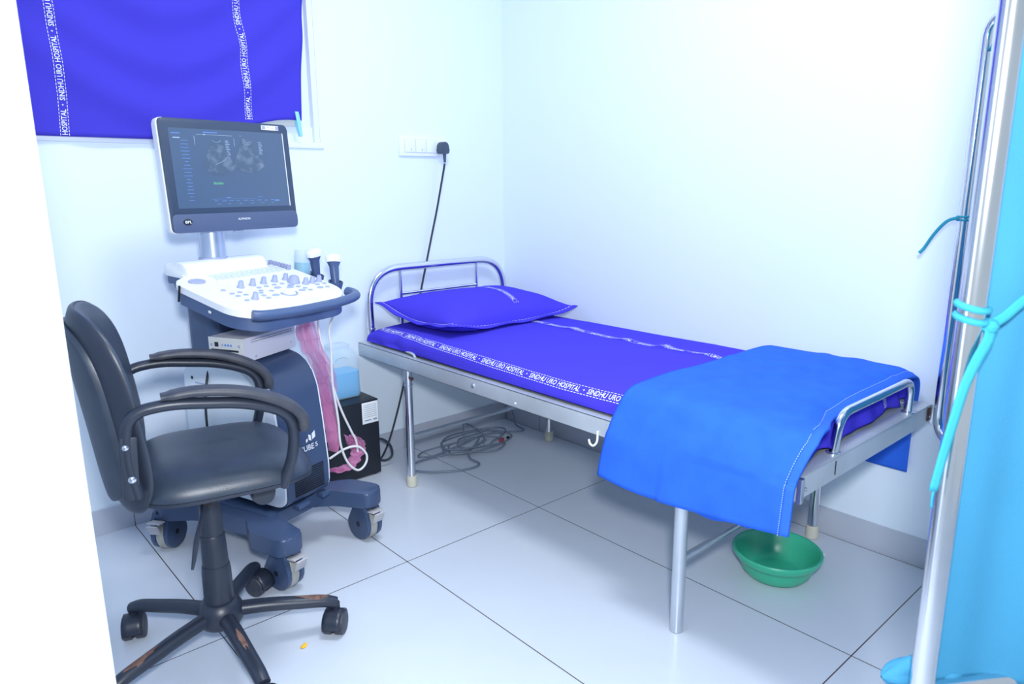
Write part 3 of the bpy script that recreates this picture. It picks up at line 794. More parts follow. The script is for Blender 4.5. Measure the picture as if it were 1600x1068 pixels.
# keyboard
kb = MB().prism([(-.118, -.020), (.182, -.008), (.182, .072), (-.112, .072)], 0, .0012, conmap).build('keyboard', WPLAST, top)
key = None
for r in range(5):
    for c in range(14):
        x = -.102 + c * .0204 + (r % 2) * .004; y = .062 - r * .0155
        if key is None:
            mb = MB(); mb.box((0, 0, .002), (.0165, .0115, .004), bev=.0012); key = mb.build('key', KEYM, kb); k2 = key
        else:
            k2 = key.copy(); COL.objects.link(k2)
        k2.location = con(x, y, .0008); k2.rotation_euler = (math.atan(CS), 0, 0)
TILT = Matrix.Rotation(math.atan(CS), 3, 'X')
for i, (x, y) in enumerate([(-.126, -.121), (-.078, -.118), (-.033, -.116), (.013, -.115), (.061, -.113), (.09, -.173), (.121, -.172), (.152, -.171), (-.16, -.221)]):
    MB().lathe([(.0115, 0), (.0115, .003), (.0095, .005), (.0072, .020), (.0055, .022)], con(x + SXC, y + SYC), 16, TILT).build('knob', KNOB, top)
MB().lathe([(.021, 0), (.021, .004), (.0185, .006), (.0150, .020), (.0120, .023)], con(.065 + SXC, -.146 + SYC), 20, TILT).build('large_dial', KNOB, top)
for (x, y) in [(-.192, -.124), (-.188, -.157), (-.188, -.182), (-.16, -.157), (-.159, -.182), (-.19, -.222), (-.077, -.145), (-.092, -.17), (-.106, -.186), (-.115, -.208), (-.118, -.231),
               (-.046, -.143), (-.013, -.142), (.018, -.143), (-.063, -.184), (.047, -.185), (.058, -.204), (.059, -.225), (.123, -.194), (.154, -.194), (.136, -.225)]:
    b_ = MB().lathe([(.0085, 0), (.0085, .002), (.0065, .0028)], con(x + SXC, y + SYC), 14, TILT, sy=.8).build('button', BUTTON, top)
for (x, y) in [(-.024, -.168), (.017, -.18), (.035, -.165), (-.079, -.22), (.032, -.217), (.107, -.221)]:
    MB().lathe([(.0135, 0), (.0135, .002), (.011, .0028)], con(x + SXC, y + SYC), 16, TILT, sy=.6).build('wide_button', BUTTON, top)
MB().tube([con(-.028 + SXC + .026 * cos(a), -.223 + SYC + .022 * sin(a), .001) for a in [pi * .86 + 2 * pi * .78 * k / 30 for k in range(31)]], .0032, 8).build('trackball_ring', KNOB, top)
MB().lathe([(.020, 0), (.018, .006), (.012, .010), (.004, .0118), (.0005, .012)], con(-.028 + SXC, -.223 + SYC), 20, TILT, caps=False).build('trackball', WPLAST, top)
for k in range(8):
    x, y = .168 + .003 * k, .075 - .0098 * k
    MB().box(con(x, y, .008), (.016, .0050, .018), TILT, bev=.0015).build('slider', KNOB, top)
# cup well on the left edge and USB marks
MB().lathe([(.027, -.001), (.026, .0012), (.023, .0004), (.0005, .0)], con(-.172, .012, .0022), 24, TILT, caps=False, sy=.78).build('cup_well', KNOB, top)
MB().box(con(-.246, -.002, -.022), (.006, .005, .05), TILT, bev=.002).build('cable_slot', DARK, top)
MB().box(con(-.2455, -.13, -.036), (.003, .010, .007), TILT, bev=.001).build('usb_port', LOGOW, top)
# palm rest and handle
MB().prism([(-.080, -.255), (.055, -.255), (.036, -.312), (-.072, -.312)], -.012, .004, lambda x, y, z: con(x, y, z) + Vector((0, 0, .10 * max(0, -.266 - y))), bev=.003).build('palm_rest', WPLAST, us)
hpts = smoothpath([(-.232, -.292, .866), (-.20, -.306, .862), (-.10, -.318, .859), (0, -.322, .859), (.08, -.320, .860), (.165, -.302, .863), (.198, -.276, .868), (.200, -.245, .874)], 7)
MB().tube(hpts, .0175, 14, flat=(.85, 1.0), up=(0, 0, 1)).build('handle', NAVY2, us, ang=60)
# probe holders on the right edge
for y in (-.110, -.022):
    MB().lathe([(.017, -.030), (.021, -.028), (.026, .010), (.0225, .010), (.018, -.022), (.0175, -.028)], (.288, y, .880 + .2 * (y + .1)), 20, TILT, caps=False).build('probe_holder', NAVY2, us)
    MB().box((.245, y, .874 + .2 * (y + .1)), (.06, .03, .02), bev=.004).build('holder_arm', NAVY2, us)
MB().lathe([(.030, -.030), (.034, -.028), (.037, .006), (.034, .006), (.032, -.022)], (.310, .070, .905), 24, TILT, caps=False).build('beaker_holder', NAVY2, us)
MB().box((.240, .072, .897), (.09, .03, .02), bev=.004).build('holder_arm', NAVY2, us)
# monitor
ML = Vector((.04, .07, 1.247)); MW, MHt, MYAW, MTILT = .444, .344, radians(9.7) - MR, radians(4.3)
Rm = Matrix.Rotation(MYAW, 3, 'Z') @ Matrix.Rotation(-MTILT, 3, 'X')
def mon(x, z, y=0.): return ML + Rm @ Vector((x, y, z))
def rpoly(x0, z0, x1, z1, r): return [(p.x, p.y) for p in fillet([(x0, z0, 0), (x1, z0, 0), (x1, z1, 0), (x0, z1, 0)], r, 5, True)]
monitor = MB().prism(rpoly(-MW / 2, -MHt / 2, MW / 2, MHt / 2, .018), .004, .030, lambda a, b, c: mon(a, b, c), bev=.004).build('monitor', WPLAST, us)
MB().prism(rpoly(-MW / 2 + .004, -MHt / 2 + .001, MW / 2 - .001, MHt / 2 - .001, .017), -.004, .012, lambda a, b, c: mon(a, b, c), bev=.004).build('bezel', BEZEL, monitor)
MB().prism(rpoly(-.12, -.1, .12, .12, .02), .028, .062, lambda a, b, c: mon(a, b, c), bev=.01).build('monitor_back', GPLAST, monitor)
MB().prism(rpoly(-MW / 2 + .0045, -.1712, MW / 2 - .0015, -.115, .0165), -.0085, .0, lambda a, b, c: mon(a, b, c), bev=.002).build('chin_panel', CHIN, monitor)
S0, S1, T0, T1 = -.192, .197, -.098, .142
MB().box(mon((S0 + S1) / 2, (T0 + T1) / 2, -.0035), (S1 - S0, .003, T1 - T0), Rm).build('screen', SCREEN, monitor)
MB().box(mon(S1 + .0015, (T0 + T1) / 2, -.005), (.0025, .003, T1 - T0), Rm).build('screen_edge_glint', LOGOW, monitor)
def scr(x, z): return mon(S0 + x * (S1 - S0), T0 + z * (T1 - T0), -.0056)   # 0..1 across the screen
def bars(lst, m_, nm):
    mb = MB()
    for x0, z0, x1, h in lst: mb.raw([scr(x0, z0), scr(x1, z0), scr(x1, z0 + h), scr(x0, z0 + h)], [(0, 1, 2, 3)])
    return mb.build(nm, m_, monitor, smooth=False)
random.seed(5)
L1 = []
for k in range(18):
    w = random.uniform(.03, .075); c = .115
    L1.append((c - w / 2, .845 - k * .044, c + w / 2, .0065))
L1 += [(.02, .93, .09, .012), (.28, .955, .40, .012)]
for k in range(9): L1.append((.30 + k * .065, .085 - (k % 2) * .004, .30 + k * .065 + random.uniform(.025, .05), .007))
for k in range(6): L1.append((.32 + k * .1, .045, .32 + k * .1 + random.uniform(.02, .04), .006))
L1 += [(.70, .125, .74, .008), (.41, .125, .45, .008), (.855, .07, .90, .018), (.28, .108, .68, .003)]
bars(L1, UIBLUE, 'menu_text')
L2 = [(.03, .875, .085, .012), (.28, .925, .295, .014), (.60, .925, .603, .02)]
L2 += [(.46, .86 - k * .022, .485 + (k % 3) * .006, .007) for k in range(9)] + [(.76, .86 - k * .022, .785 + (k % 3) * .006, .007) for k in range(8)]
bars(L2, UIWHITE, 'readout_text')
bars([(.20, .80, .203, .11)], UIWHITE, 'depth_scale'); bars([(.54, .80, .543, .10)], UIWHITE, 'depth_scale'); bars([(.22, .93, .53, .004)], UIWHITE, 'header_line')
text_on('scan_caption', 'Bladder', .011, lambda a, b: scr(.315, .30) + Rm @ Vector((a, 0, b)), UIGREEN, monitor)
# ultrasound pictures: fans with procedural speckle
def echo_mat():
    m = bpy.data.materials.new('echo_picture'); m.use_nodes = True; nt = m.node_tree; L = nt.links.new
    b = nt.nodes['Principled BSDF']; b.inputs['Base Color'].default_value = (.05, .075, .12, 1); b.inputs['Roughness'].default_value = .22
    tc = nt.nodes.new('ShaderNodeTexCoord'); n = nt.nodes.new('ShaderNodeTexNoise'); n.inputs['Scale'].default_value = 38; n.inputs['Detail'].default_value = 9
    L(tc.outputs['Object'], n.inputs['Vector'])
    r = nt.nodes.new('ShaderNodeValToRGB'); r.color_ramp.elements[0].position = .46; r.color_ramp.elements[0].color = (.028, .05, .09, 1)
    r.color_ramp.elements[1].position = .78; r.color_ramp.elements[1].color = (.16, .22, .32, 1)
    L(n.outputs['Fac'], r.inputs['Fac']); L(r.outputs['Color'], b.inputs['Emission Color']); b.inputs['Emission Strength'].default_value = 1.0
    return m
ECHO = echo_mat()
m = MB()
for cx, zc in ((.385, 1.02), (.655, 1.05)):
    vs = []
    for i in range(17):
        a = radians(-34 + 68 * i / 16)
        for rr in (.16, .60): vs.append(scr(cx + rr * sin(a) * .42, zc - rr * cos(a)))
    m.raw([v + Rm @ Vector((0, -.0003, 0)) for v in vs], [(2 * i, 2 * i + 2, 2 * i + 3, 2 * i + 1) for i in range(16)])
m.build('scan_print', ECHO, monitor, smooth=False)
m = MB()
for cx, zc, a0, a1, rr in ((.655, 1.05, -30, 30, .20), (.655, 1.05, -26, 26, .225), (.385, 1.02, -32, 30, .18)):
    pp = [scr(cx + rr * sin(radians(a0 + (a1 - a0) * k / 16)) * .42, zc - rr * cos(radians(a0 + (a1 - a0) * k / 16))) + Rm @ Vector((0, -.0005, 0)) for k in range(17)]
    m.tube(pp, .0005, 4)
m.tube(smoothpath([scr(.36, .56), scr(.40, .585), scr(.44, .62), scr(.47, .66)], 4), .0008, 4)
m.build('echo_lines', UIWHITE, monitor)
bd = MB().lathe([(.0005, 0), (.0145, 0), (.0135, .002), (.0005, .0022)], mon(-.172, -.139, -.0105), 24, Rm @ Matrix.Rotation(pi / 2, 3, 'X'), sy=.62).build('logo_badge', DARK, monitor)
text_on('badge_lettering', 'BPL', .0115, lambda a, b: mon(-.1825 + a, -.1430 + b, -.0135), LABELM, monitor, width=.021)
text_on('maker_lettering', 'ALPINION', .0095, lambda a, b: mon(-.005 + a, -.139 + b, -.0112), LOGOW, monitor, width=.043)
MB().box(mon(.155, .158, -.0045), (.064, .0012, .0145), Rm).build('sticker', LABELM, monitor)
m = MB()
for s in (-.024, .026): m.box(mon(.155 + s, .158, -.0054), (.012, .0006, .012), Rm)
m.box(mon(.155, .158, -.0054), (.026, .0006, .0015), Rm)
m.build('sticker_print', KNOB, monitor)
MB().box(mon(.0, -.1745, .006), (.03, .012, .005), Rm, bev=.001).build('under_button', BUTTON, monitor)
MB().lathe([(.040, .985), (.0395, 1.0), (.038, 1.12), (.038, 1.17)], (-.018, .125, 0), 28).build('monitor_post', SILVER, us)
MB().lathe([(.044, .983), (.044, .990), (.040, .992)], (-.018, .125, 0), 28).build('post_collar', KNOB, us)

# printer on top of the body
prn = thing('thermal_printer', (0, 0, 0), 0, 'beige video printer box lying across the ultrasound machine body', 'printer')
pc = Vector((-1.506, -.500, .722)); prn.location = (pc.x, pc.y, .686); prn.rotation_euler = (0, 0, radians(27.8))
MB().box((.004, 0, .038), (.245, .134, .076), bev=.003).build('case', PRINTERS, prn)
MB().box((-.119, 0, .038), (.006, .134, .076), bev=.002).build('front_panel', PRINTER, prn)
MB().box((-.1222, -.004, .052), (.002, .118, .026), bev=.001).build('control_strip', PRINTER, prn)
MB().box((-.1236, .034, .054), (.0015, .014, .014)).build('display', DARK, prn)
MB().box((-.1225, .004, .036), (.002, .104, .006)).build('paper_slot', DARK, prn)
for y in (.012, .0, -.011, -.022):
    MB().lathe([(.0042, 0), (.0036, .0016)], (-.123, y, .053), 12, Matrix.Rotation(-pi / 2, 3, 'Y')).build('control_button', UIBLUE if y in (.0, -.011, -.022) else KNOB, prn)
for y in (.054, -.052): MB().lathe([(.005, 0), (.004, .002)], (-.123, y, .052), 12, Matrix.Rotation(-pi / 2, 3, 'Y')).build('power_button', KNOB, prn)
m = MB()
for k in range(36):
    for z in (.066, .059): m.box((-.085 + k * .0055, -.0672, z), (.0025, .001, .0022))
m.build('vent_holes', DARK, prn, smooth=False)
for x, z in ((.10, .022), (-.07, .012)): MB().lathe([(.004, 0), (.003, .0015)], (x, -.067, z), 10, Matrix.Rotation(pi / 2, 3, 'X')).build('screw', KNOB, prn)
for x, y in ((-.09, -.05), (.1, -.05), (-.09, .05), (.1, .05)): MB().lathe([(.008, -.004), (.008, .001)], (x, y, 0), 10).build('foot', DARK, prn)
for dx, end in ((-.0, (-.09, .13, -.36)), (.02, (-.055, .11, -.36))):
    MB().tube(smoothpath([(.03 + dx, .067, .02), (.0 + dx, .10, .02), (-.05 + dx, .13, -.02), (-.08 + dx, .14, -.12), (end[0] + dx * .4, .14, -.24), end], 8), .0042, 8).build('signal_cable', CABLEB, prn)

# beaker and two probes standing in the holders
def usw(x, y, z):
    c, s = cos(MR), sin(MR); return Vector((-1.495 + c * x - s * y, -.458 + s * x + c * y, z))
bk = thing('beaker', usw(.310, .070, .897), MR, 'clear plastic beaker of cyan liquid in the console holder', 'beaker')
Rk = Matrix.Rotation(.10, 3, 'Y')
MB().lathe([(.0005, 0), (.029, 0), (.0305, .004), (.029, .088), (.0300, .0905), (.028, .090), (.0285, .006), (.0005, .003)], seg=30, rot=Rk, caps=False).build('beaker_wall', GLASS, bk)
MB().lathe([(.0278, .005), (.0274, .046)], seg=28, rot=Rk).build('beaker_liquid', LIQ2, bk)

def probe(name_loc, rx, ry, label, convex):
    pr = thing('ultrasound_probe', name_loc, MR, label, 'probe', 'probes in the console holders')
    R = Matrix.Rotation(ry, 3, 'Y') @ Matrix.Rotation(rx, 3, 'X')
    def P(x, y, z): return R @ Vector((x, y, z)) * 1.15
    m = MB()
    secs = [(-.028, .0085, .0085), (.0, .011, .011), (.03, .0135, .012), (.048, .014, .0125), (.056, .019, .014), (.064, .023, .0155)]
    rings = []
    for z, a, b in secs: rings.append([m.bm.verts.new(P(a * sgnp(cos(t), .8), b * sgnp(sin(t), .8), z)) for t in [2 * pi * k / 28 for k in range(28)]])
    for a, b in zip(rings, rings[1:]):
        for k in range(28): m.bm.faces.new((a[k], a[(k + 1) % 28], b[(k + 1) % 28], b[k]))
    m.bm.faces.new(rings[0][::-1]); m.bm.faces.new(rings[-1]); m.build('grip', NAVY2, pr, ang=60)
    m = MB(); rings = []
    for z, k_ in ((.062, 1.02), (.072, 1.06), (.080, 1.0), (.084, .86)):
        rings.append([m.bm.verts.new(P(.0235 * k_ * sgnp(cos(t), .6), .0155 * k_ * sgnp(sin(t), .6), z + (.004 * cos(t) ** 2 * -1 if convex and z > .075 else 0))) for t in [2 * pi * q / 28 for q in range(28)]])
    for a, b in zip(rings, rings[1:]):
        for k in range(28): m.bm.faces.new((a[k], a[(k + 1) % 28], b[(k + 1) % 28], b[k]))
    m.bm.faces.new(rings[0][::-1]); m.bm.faces.new(rings[-1]); m.build('white_head', WPLAST, pr, ang=60)
    MB().box(P(0, 0, .083), (.032, .018, .004), R, bev=.002).build('lens', SILVER if not convex else WPLAST, pr)
    return pr, R
pA, RA = probe(usw(.288, -.022, .902), .05, -.12, 'navy ultrasound probe with flat white head, upright next to the beaker', True)
pB, RB = probe(usw(.288, -.110, .884), -.55 * .3, .14, 'navy ultrasound probe with grey-lensed white head, nearest the handle end', False)
def usl(p, w):   # machine-local point to probe local
    d = usw(*p) - Vector(w.location); c, s = cos(MR), sin(MR); return Vector((c * d.x + s * d.y, -s * d.x + c * d.y, d.z))
def wl(p, w):
    d = Vector(p) - Vector(w.location); c, s = cos(MR), sin(MR); return Vector((c * d.x + s * d.y, -s * d.x + c * d.y, d.z))
bwd = [usw(.288, -.110, .850), Vector((-1.225, -.53, .80)), Vector((-1.238, -.50, .73)), Vector((-1.236, -.50, .66)), Vector((-1.238, -.50, .53)), Vector((-1.226, -.50, .40)), Vector((-1.222, -.50, .30)), Vector((-1.20, -.505, .225)),
       Vector((-1.165, -.51, .188)), Vector((-1.130, -.505, .20)), Vector((-1.120, -.50, .235)), Vector((-1.150, -.495, .272)), Vector((-1.20, -.49, .275)), Vector((-1.255, -.47, .245))]
MB().tube([wl(p, pB) for p in smoothpath(bwd, 8)], .0042, 8).build('probe_cable', CABLEW, pB)
awd = [usw(.288, -.022, .866), Vector((-1.235, -.42, .80)), Vector((-1.238, -.42, .72)), Vector((-1.225, -.42, .62)), Vector((-1.198, -.42, .50)), Vector((-1.170, -.42, .40)), Vector((-1.135, -.42, .31)), Vector((-1.118, -.42, .27)), Vector((-1.112, -.42, .22))]
MB().tube([wl(p, pA) for p in smoothpath(awd, 8)], .0042, 8).build('probe_cable', CABLEW, pA)

# crumpled pink film: long strip under the handle, small sleeve by the cable
def film(name, path, width, label, seed, twist=.8):
    o = thing(name, path[0], 0, label, 'plastic film')
    pth = smoothpath(path, 8); N = len(pth) - 1; O_ = Vector(path[0])
    def f(u, v):
        i = min(N, int(u * N)); p = pth[i]
        w = width(u); a = twist * sin(u * 7 + seed) + .35
        x = (v - .5) * w
        fold = .016 * sin(v * 19 + u * 5 + seed) + .012 * fbm(u * 14, v * 4, seed, 1.2)
        d = Vector((cos(a * .5), sin(a * .5), 0)); n = Vector((-d.y, d.x, 0))
        return p + d * (x + .008 * fbm(u * 20, v * 3, seed + 4, 1)) + n * fold + Vector((0, 0, .010 * fbm(u * 8, v * 6, seed + 9, 1))) - O_
    MB().grid(f, 70, 22).build('film_sheet', PINK, o, ang=20)
    MB().grid(lambda u, v: f(u, .15 + .7 * v) + Vector((.006 * sin(u * 23), .012 + .006 * sin(v * 9), 0)), 70, 12).build('inner_ply', PINK, o, ang=20)
    return o
film('pink_film', [Vector(p) for p in [(-1.315, -.47, .845), (-1.300, -.455, .74), (-1.270, -.44, .64), (-1.228, -.42, .55), (-1.222, -.41, .48), (-1.212, -.40, .40), (-1.197, -.39, .32), (-1.192, -.385, .235)]],
     lambda u: .092 * (1 - .45 * u) if u < .93 else .05 * (1 - u) / .07 + .005, 'long crumpled strip of pink plastic film hanging below the console handle', 1.7)
film('pink_film', [Vector(p) for p in [(-1.125, -.395, .28), (-1.108, -.40, .25), (-1.105, -.405, .205), (-1.125, -.40, .165), (-1.175, -.395, .155), (-1.21, -.39, .165)]],
     lambda u: .050 + .012 * sin(u * 6), 'small scrap of pink plastic film wrapped round the white cable end', 4.2)

# ------------------------------------------------------------------ office chair
CHX, CHY, CHR = -1.835, -.972, radians(-12)
chair = thing('office_chair', (CHX, CHY, 0), CHR, 'black vinyl swivel chair with loop armrests in front of the ultrasound machine', 'chair')
def ws(a, r):    # world angle to chair local
    b = a - CHR; return cos(b) * r, sin(b) * r
# column
MB().lathe([(.037, .150), (.036, .245), (.034, .262), (.0335, .264)], seg=24).build('column_cover', BLACKF, chair)
MB().lathe([(.0325, .255), (.030, .345), (.0285, .348)], seg=24).build('column_cover', BLACKF, chair)
MB().lathe([(.0275, .340), (.025, .43), (.025, .49)], seg=24).build('column_cover', BLACKF, chair)
hub = MB().lathe([(.022, .085), (.024, .090), (.050, .096), (.058, .110), (.056, .138), (.044, .160), (.038, .163)], seg=30).build('base_hub', BLACKF, chair)
for k, a in enumerate((122, 52, -21.5, -92, -164)):
    b = radians(a) - CHR; d = Vector((cos(b), sin(b), 0)); side = Vector((-d.y, d.x, 0))
    path = [d * .040 + Vector((0, 0, .125)), d * .12 + Vector((0, 0, .118)), d * .20 + Vector((0, 0, .106)), d * .262 + Vector((0, 0, .096)), d * .294 + Vector((0, 0, .084))]
    lg = MB().tube(smoothpath(path, 6), lambda t: .0215 - .004 * t, 14, flat=(.88, 1.0), up=(0, 0, 1)).build('base_leg', BLACKF, chair, ang=60)
    if k in (2, 3, 4):
        t0, t1 = {2: (.45, .92), 3: (.25, .62), 4: (.40, .80)}[k]
        pts_ = [p for i, p in enumerate(smoothpath(path, 6)) if t0 <= i / 24 <= t1]
        sm = MB(); n_ = len(pts_)
        for sgn in (0,):
            sm.grid(lambda u, v: pts_[min(n_ - 1, int(u * (n_ - 1) + .5))] + side * (v - .5) * (.024 * sin(pi * min(.97, max(.03, u))) + .002) + Vector((0, 0, .0194 - .006 * (abs(v - .5) * 2) ** 2 * sin(pi * u)  - .003 * interp([(0, 0), (1, 1)], u))), 14, 6)
        sm.build('scuffed_patch', WORN, lg, ang=180)
    # twin-wheel caster trailing at an angle
    ca = b + {0: 2.2, 1: -2.0, 2: -2.0, 3: .4, 4: .3}[k]
    cd = Vector((cos(ca), sin(ca), 0)); cs = Vector((-cd.y, cd.x, 0)); ctr = d * .292 + cd * .012 + Vector((0, 0, .0325))
    Rz = Matrix.Rotation(ca, 3, 'Z')
    hood = MB()
    hood.grid(lambda u, v: ctr + Rz @ Vector((-.036 * cos(pi * (.05 + .95 * u) * 1.05), (v - .5) * .050, .036 * sin(pi * (.05 + .95 * u) * 1.05))), 14, 4)
    hood.tube([d * .292 + Vector((0, 0, .055)), d * .292 + Vector((0, 0, .084))], .011, 12)
    cst = hood.build('caster', BLACKF, chair, solid=.004)
    for s in (-1, 1):
        MB().lathe([(.006, -.012), (.030, -.012), (.0325, -.009), (.0325, .008), (.030, .012), (.024, .013), (.006, .0135)], ctr + cs * s * .0165, 24, Rz @ Matrix.Rotation(-s * pi / 2, 3, 'X')).build('wheel', BLACKW, cst)
# seat
SW, SD, SX0 = .210, .202, .038
def seat_top(r, x, y):
    fx = (x) / SD
    e = (max(0, 1 - r ** 5)) ** .55
    return .533 + .060 * e - .010 * (1 - abs(y) / SW) * (1 - fx * fx) * .6 - .020 * max(0, fx) ** 3 + .005 * fx * fx * (fx < 0)
def seat_bot(r, x, y): return .531 - .004 * (1 - r ** 4)
MB().pillow_disc(SD, SW, .52, seat_top, seat_bot, lambda x, y, h: (x + SX0, y, h), 20, 80).build('seat', BLACKP, chair, ang=60)
sh = MB().pillow_disc(SD * 1.005, SW * 1.005, .52, lambda r, x, y: .530, lambda r, x, y: .506 + .016 * r ** 6, lambda x, y, h: (x + SX0, y, h), 16, 80).build('seat_shell', BLACKF, chair, ang=50)
MB().box((.0, 0, .490), (.20, .16, .034), bev=.008).build('tilt_mechanism', BLACKF, chair)
MB().lathe([(.005, -.03), (.026, -.028), (.030, -.012), (.030, .012), (.026, .028), (.005, .03)], (.115, -.10, .478), 20, Matrix.Rotation(pi / 2, 3, 'X') ).build('tension_knob', BLACKF, chair)
MB().tube(smoothpath([(-.02, -.07, .475), (-.028, -.10, .44), (-.045, -.125, .40), (-.055, -.135, .36), (-.062, -.14, .335)], 5), lambda t: .006 + .006 * sin(pi * t), 10, flat=(1, .5)).build('height_lever', BLACKF, chair)
MB().box((-.008, -.045, .468), (.022, .014, .040), bev=.003).build('lever_bracket', RUST, chair)
# backrest, curved shell with padded front
BC, BHW, BHH = .722, .205, .236
def bmap(off):
    def f(x, y, h):   # x across, y up
        zz = BC + y; t = (y + BHH) / (2 * BHH)
        lean = -.185 - .035 * t - .022 * t * t
        wrap = .062 * (abs(x) / BHW) ** 2.2
        return (lean + wrap + h, x, zz)
    return f
def fr_h(r, x, y): return .012 + .026 * max(0, 1 - r ** 5) ** .5
def bk_h(r, x, y): return .008 - .032 * max(0, 1 - r ** 4) ** .5
MB().pillow_disc(BHW, BHH, .55, fr_h, lambda r, x, y: .004, bmap(0), 20, 90).build('back_cushion', BLACKP, chair, ang=60)
bs = MB().pillow_disc(BHW * 1.012, BHH * 1.012, .55, lambda r, x, y: .010, bk_h, bmap(0), 20, 90).build('back_shell', BLACKF, chair, ang=60)
MB().pillow_disc(BHW * .84, BHH * .87, .55, lambda r, x, y: -.015, lambda r, x, y: -.0262 - .008 * max(0, 1 - r ** 4) ** .5, bmap(0), 16, 70).build('back_panel', BLACKP, chair, ang=60)
# arm loops
for s in (-1, 1):
    y = s * .206
    pth = fillet([(-.152, y, .565), (-.166, y, .66), (-.155, y, .752), (-.075, y + s * .006, .764), (.085, y + s * .006, .742), (.182, y + s * .004, .70), (.178, y, .60), (.148, y - s * .012, .520)],
                 [0, .05, .05, .06, .06, .07, .06, 0], 6)
    arm = MB().tube(pth, .0135, 14, up=(0, 1, 0), flat=(1.15, .95)).build('armrest', BLACKF, chair, ang=60)
    pp = smoothpath([(-.088, y, .779), (-.02, y, .782), (.06, y, .771), (.125, y, .749), (.175, y, .720), (.201, y, .688), (.203, y, .655)], 6)
    n_ = len(pp)
    pm = MB(); rings = []
    for i, p in enumerate(pp):
        t = i / (n_ - 1); T_ = (pp[min(i + 1, n_ - 1)] - pp[max(0, i - 1)]).normalized(); nrm = Vector((-T_.z, 0, T_.x)); 
        if nrm.z < 0: nrm = -nrm
        if t > .6 and nrm.x < 0: nrm = -nrm
        w = .023 + .005 * sin(pi * t); hh = .0085 + .006 * t
        k_ = 1 if .03 < t < .97 else .8
        rings.append([pm.bm.verts.new(p + Vector((0, sgnp(cos(q), .55) * w * k_, 0)) + nrm * sgnp(sin(q), .55) * hh * k_) for q in [2 * pi * j / 16 for j in range(16)]])
    for a, b in zip(rings, rings[1:]):
        for j in range(16): pm.bm.faces.new((a[j], a[(j + 1) % 16], b[(j + 1) % 16], b[j]))
    pm.bm.faces.new(rings[0][::-1]); pm.bm.faces.new(rings[-1])
    pm.build('arm_pad', BLACKW, arm, ang=50)
    MB().box((-.161, s * .2135, .635), (.032, .010, .14), Matrix.Rotation(.06, 3, 'Y'), bev=.004).build('arm_mount', BLACKF, arm)
    for z, rr in ((.684, .0065), (.612, .008)):
        MB().lathe([(rr, 0), (rr, .002), (rr * .6, .0045), (.0005, .005)], (-.165 if z > .65 else -.160, s * .2185, z), 14, Matrix.Rotation(-s * pi / 2, 3, 'X')).build('bolt', CHROME, arm)

# ------------------------------------------------------------------ folding privacy screen
P1, M1, N1_ = Vector((-.10, -2.07, 0)), Vector((-.62, -2.86, 0)), Vector((-1.296, -2.444, 0))
scn = thing('privacy_screen', ((P1 + N1_) / 2).to_tuple(), 0, 'folding hospital screen of steel tube with teal cloth panels, right of the bed foot', 'privacy screen')
SO = Vector(scn.location)
def leafframe(A, Bq, r, top=1.64, bot=.475):
    a, b = A - SO, Bq - SO; d = (b - a).normalized()
    pth = fillet([a + Vector((0, 0, bot)), b + Vector((0, 0, bot)), b + Vector((0, 0, top)), a + Vector((0, 0, top))], .07, 8, True)
    return MB().tube(pth, r, 14, closed=True).build('screen_frame', CHROME, scn)
f1 = leafframe(P1, M1 + Vector((.03, .02, 0)), .0145)
f2 = MB()
a, b = N1_ - SO, M1 - SO
f2.tube(fillet([a + Vector((0, 0, .012)), a + Vector((0, 0, 1.68)), b + Vector((0, 0, 1.68)), b + Vector((0, 0, .012))], [0, .05, .05, 0], 8), .0165, 18)
f2.tube([a + Vector((0, 0, .47)), b + Vector((0, 0, .47))], .0125, 12)
f2.build('screen_frame', CHROME, scn)
for P_ in (N1_, M1): MB().lathe([(.021, 0), (.021, .03), (.017, .034)], P_ - SO, 16).build('rubber_foot', RUBBERW, scn)
def leafcloth(A, Bq, z0, z1, in0, in1, seed, bunch=False):
    a, b = A - SO, Bq - SO; L = (b - a).length; d = (b - a).normalized(); n = Vector((-d.y, d.x, 0))
    def f(u, v):
        e0 = in0(v); x = e0 + (L - in1 - e0) * u
        z = z0 + (z1 - z0) * v
        y = .013 * sin(x * 22 + v * 1.6 + seed) * (.5 + .5 * (1 - v)) + .004 * sin(x * 61 + seed * 3) + .012 * fbm(x * 4, v * 3, seed, 1.3)
        if bunch:
            k = math.exp(-((v) / .035) ** 2)
            y += .035 * k * sin(x * 60 + seed); z += .012 * k * sin(x * 47) + .012 * k; x -= .045 * k * (1 - u)
        return a + d * x + n * y + Vector((0, 0, z))
    return MB().grid(f, 70, 90).build('cloth_panel', TEAL, scn, ang=180, solid=.002)
leafcloth(P1, M1, .49, 1.60, lambda v: .024 + .085 * sstep(.56, .66, v), .05, 2.0)
leafcloth(N1_, M1, .468, 1.66, lambda v: .012 + .010 * sin(v * 9) * .5 + .012 * (v > .6), .04, .3)
def gathered(u, v):
    a_, b_ = N1_ - SO, M1 - SO; d_ = (b_ - a_).normalized(); n_ = Vector((-d_.y, d_.x, 0)); L_ = (b_ - a_).length
    x = -.036 + (L_ - .01) * u; q = 2 * pi * v
    R_ = (.030 + .010 * noise.noise(Vector((x * 16, cos(q) * 1.5, sin(q) * 1.5))) + .005 * sin(x * 70 + 3 * cos(q))) * min(1, u * 11 + .004) ** .5
    return a_ + d_ * x + n_ * (.040 + cos(q) * R_ * .85) + Vector((0, 0, .470 + sin(q) * R_ * 1.05))
MB().grid(gathered, 120, 24).build('gathered_hem', TEAL, scn, ang=180)

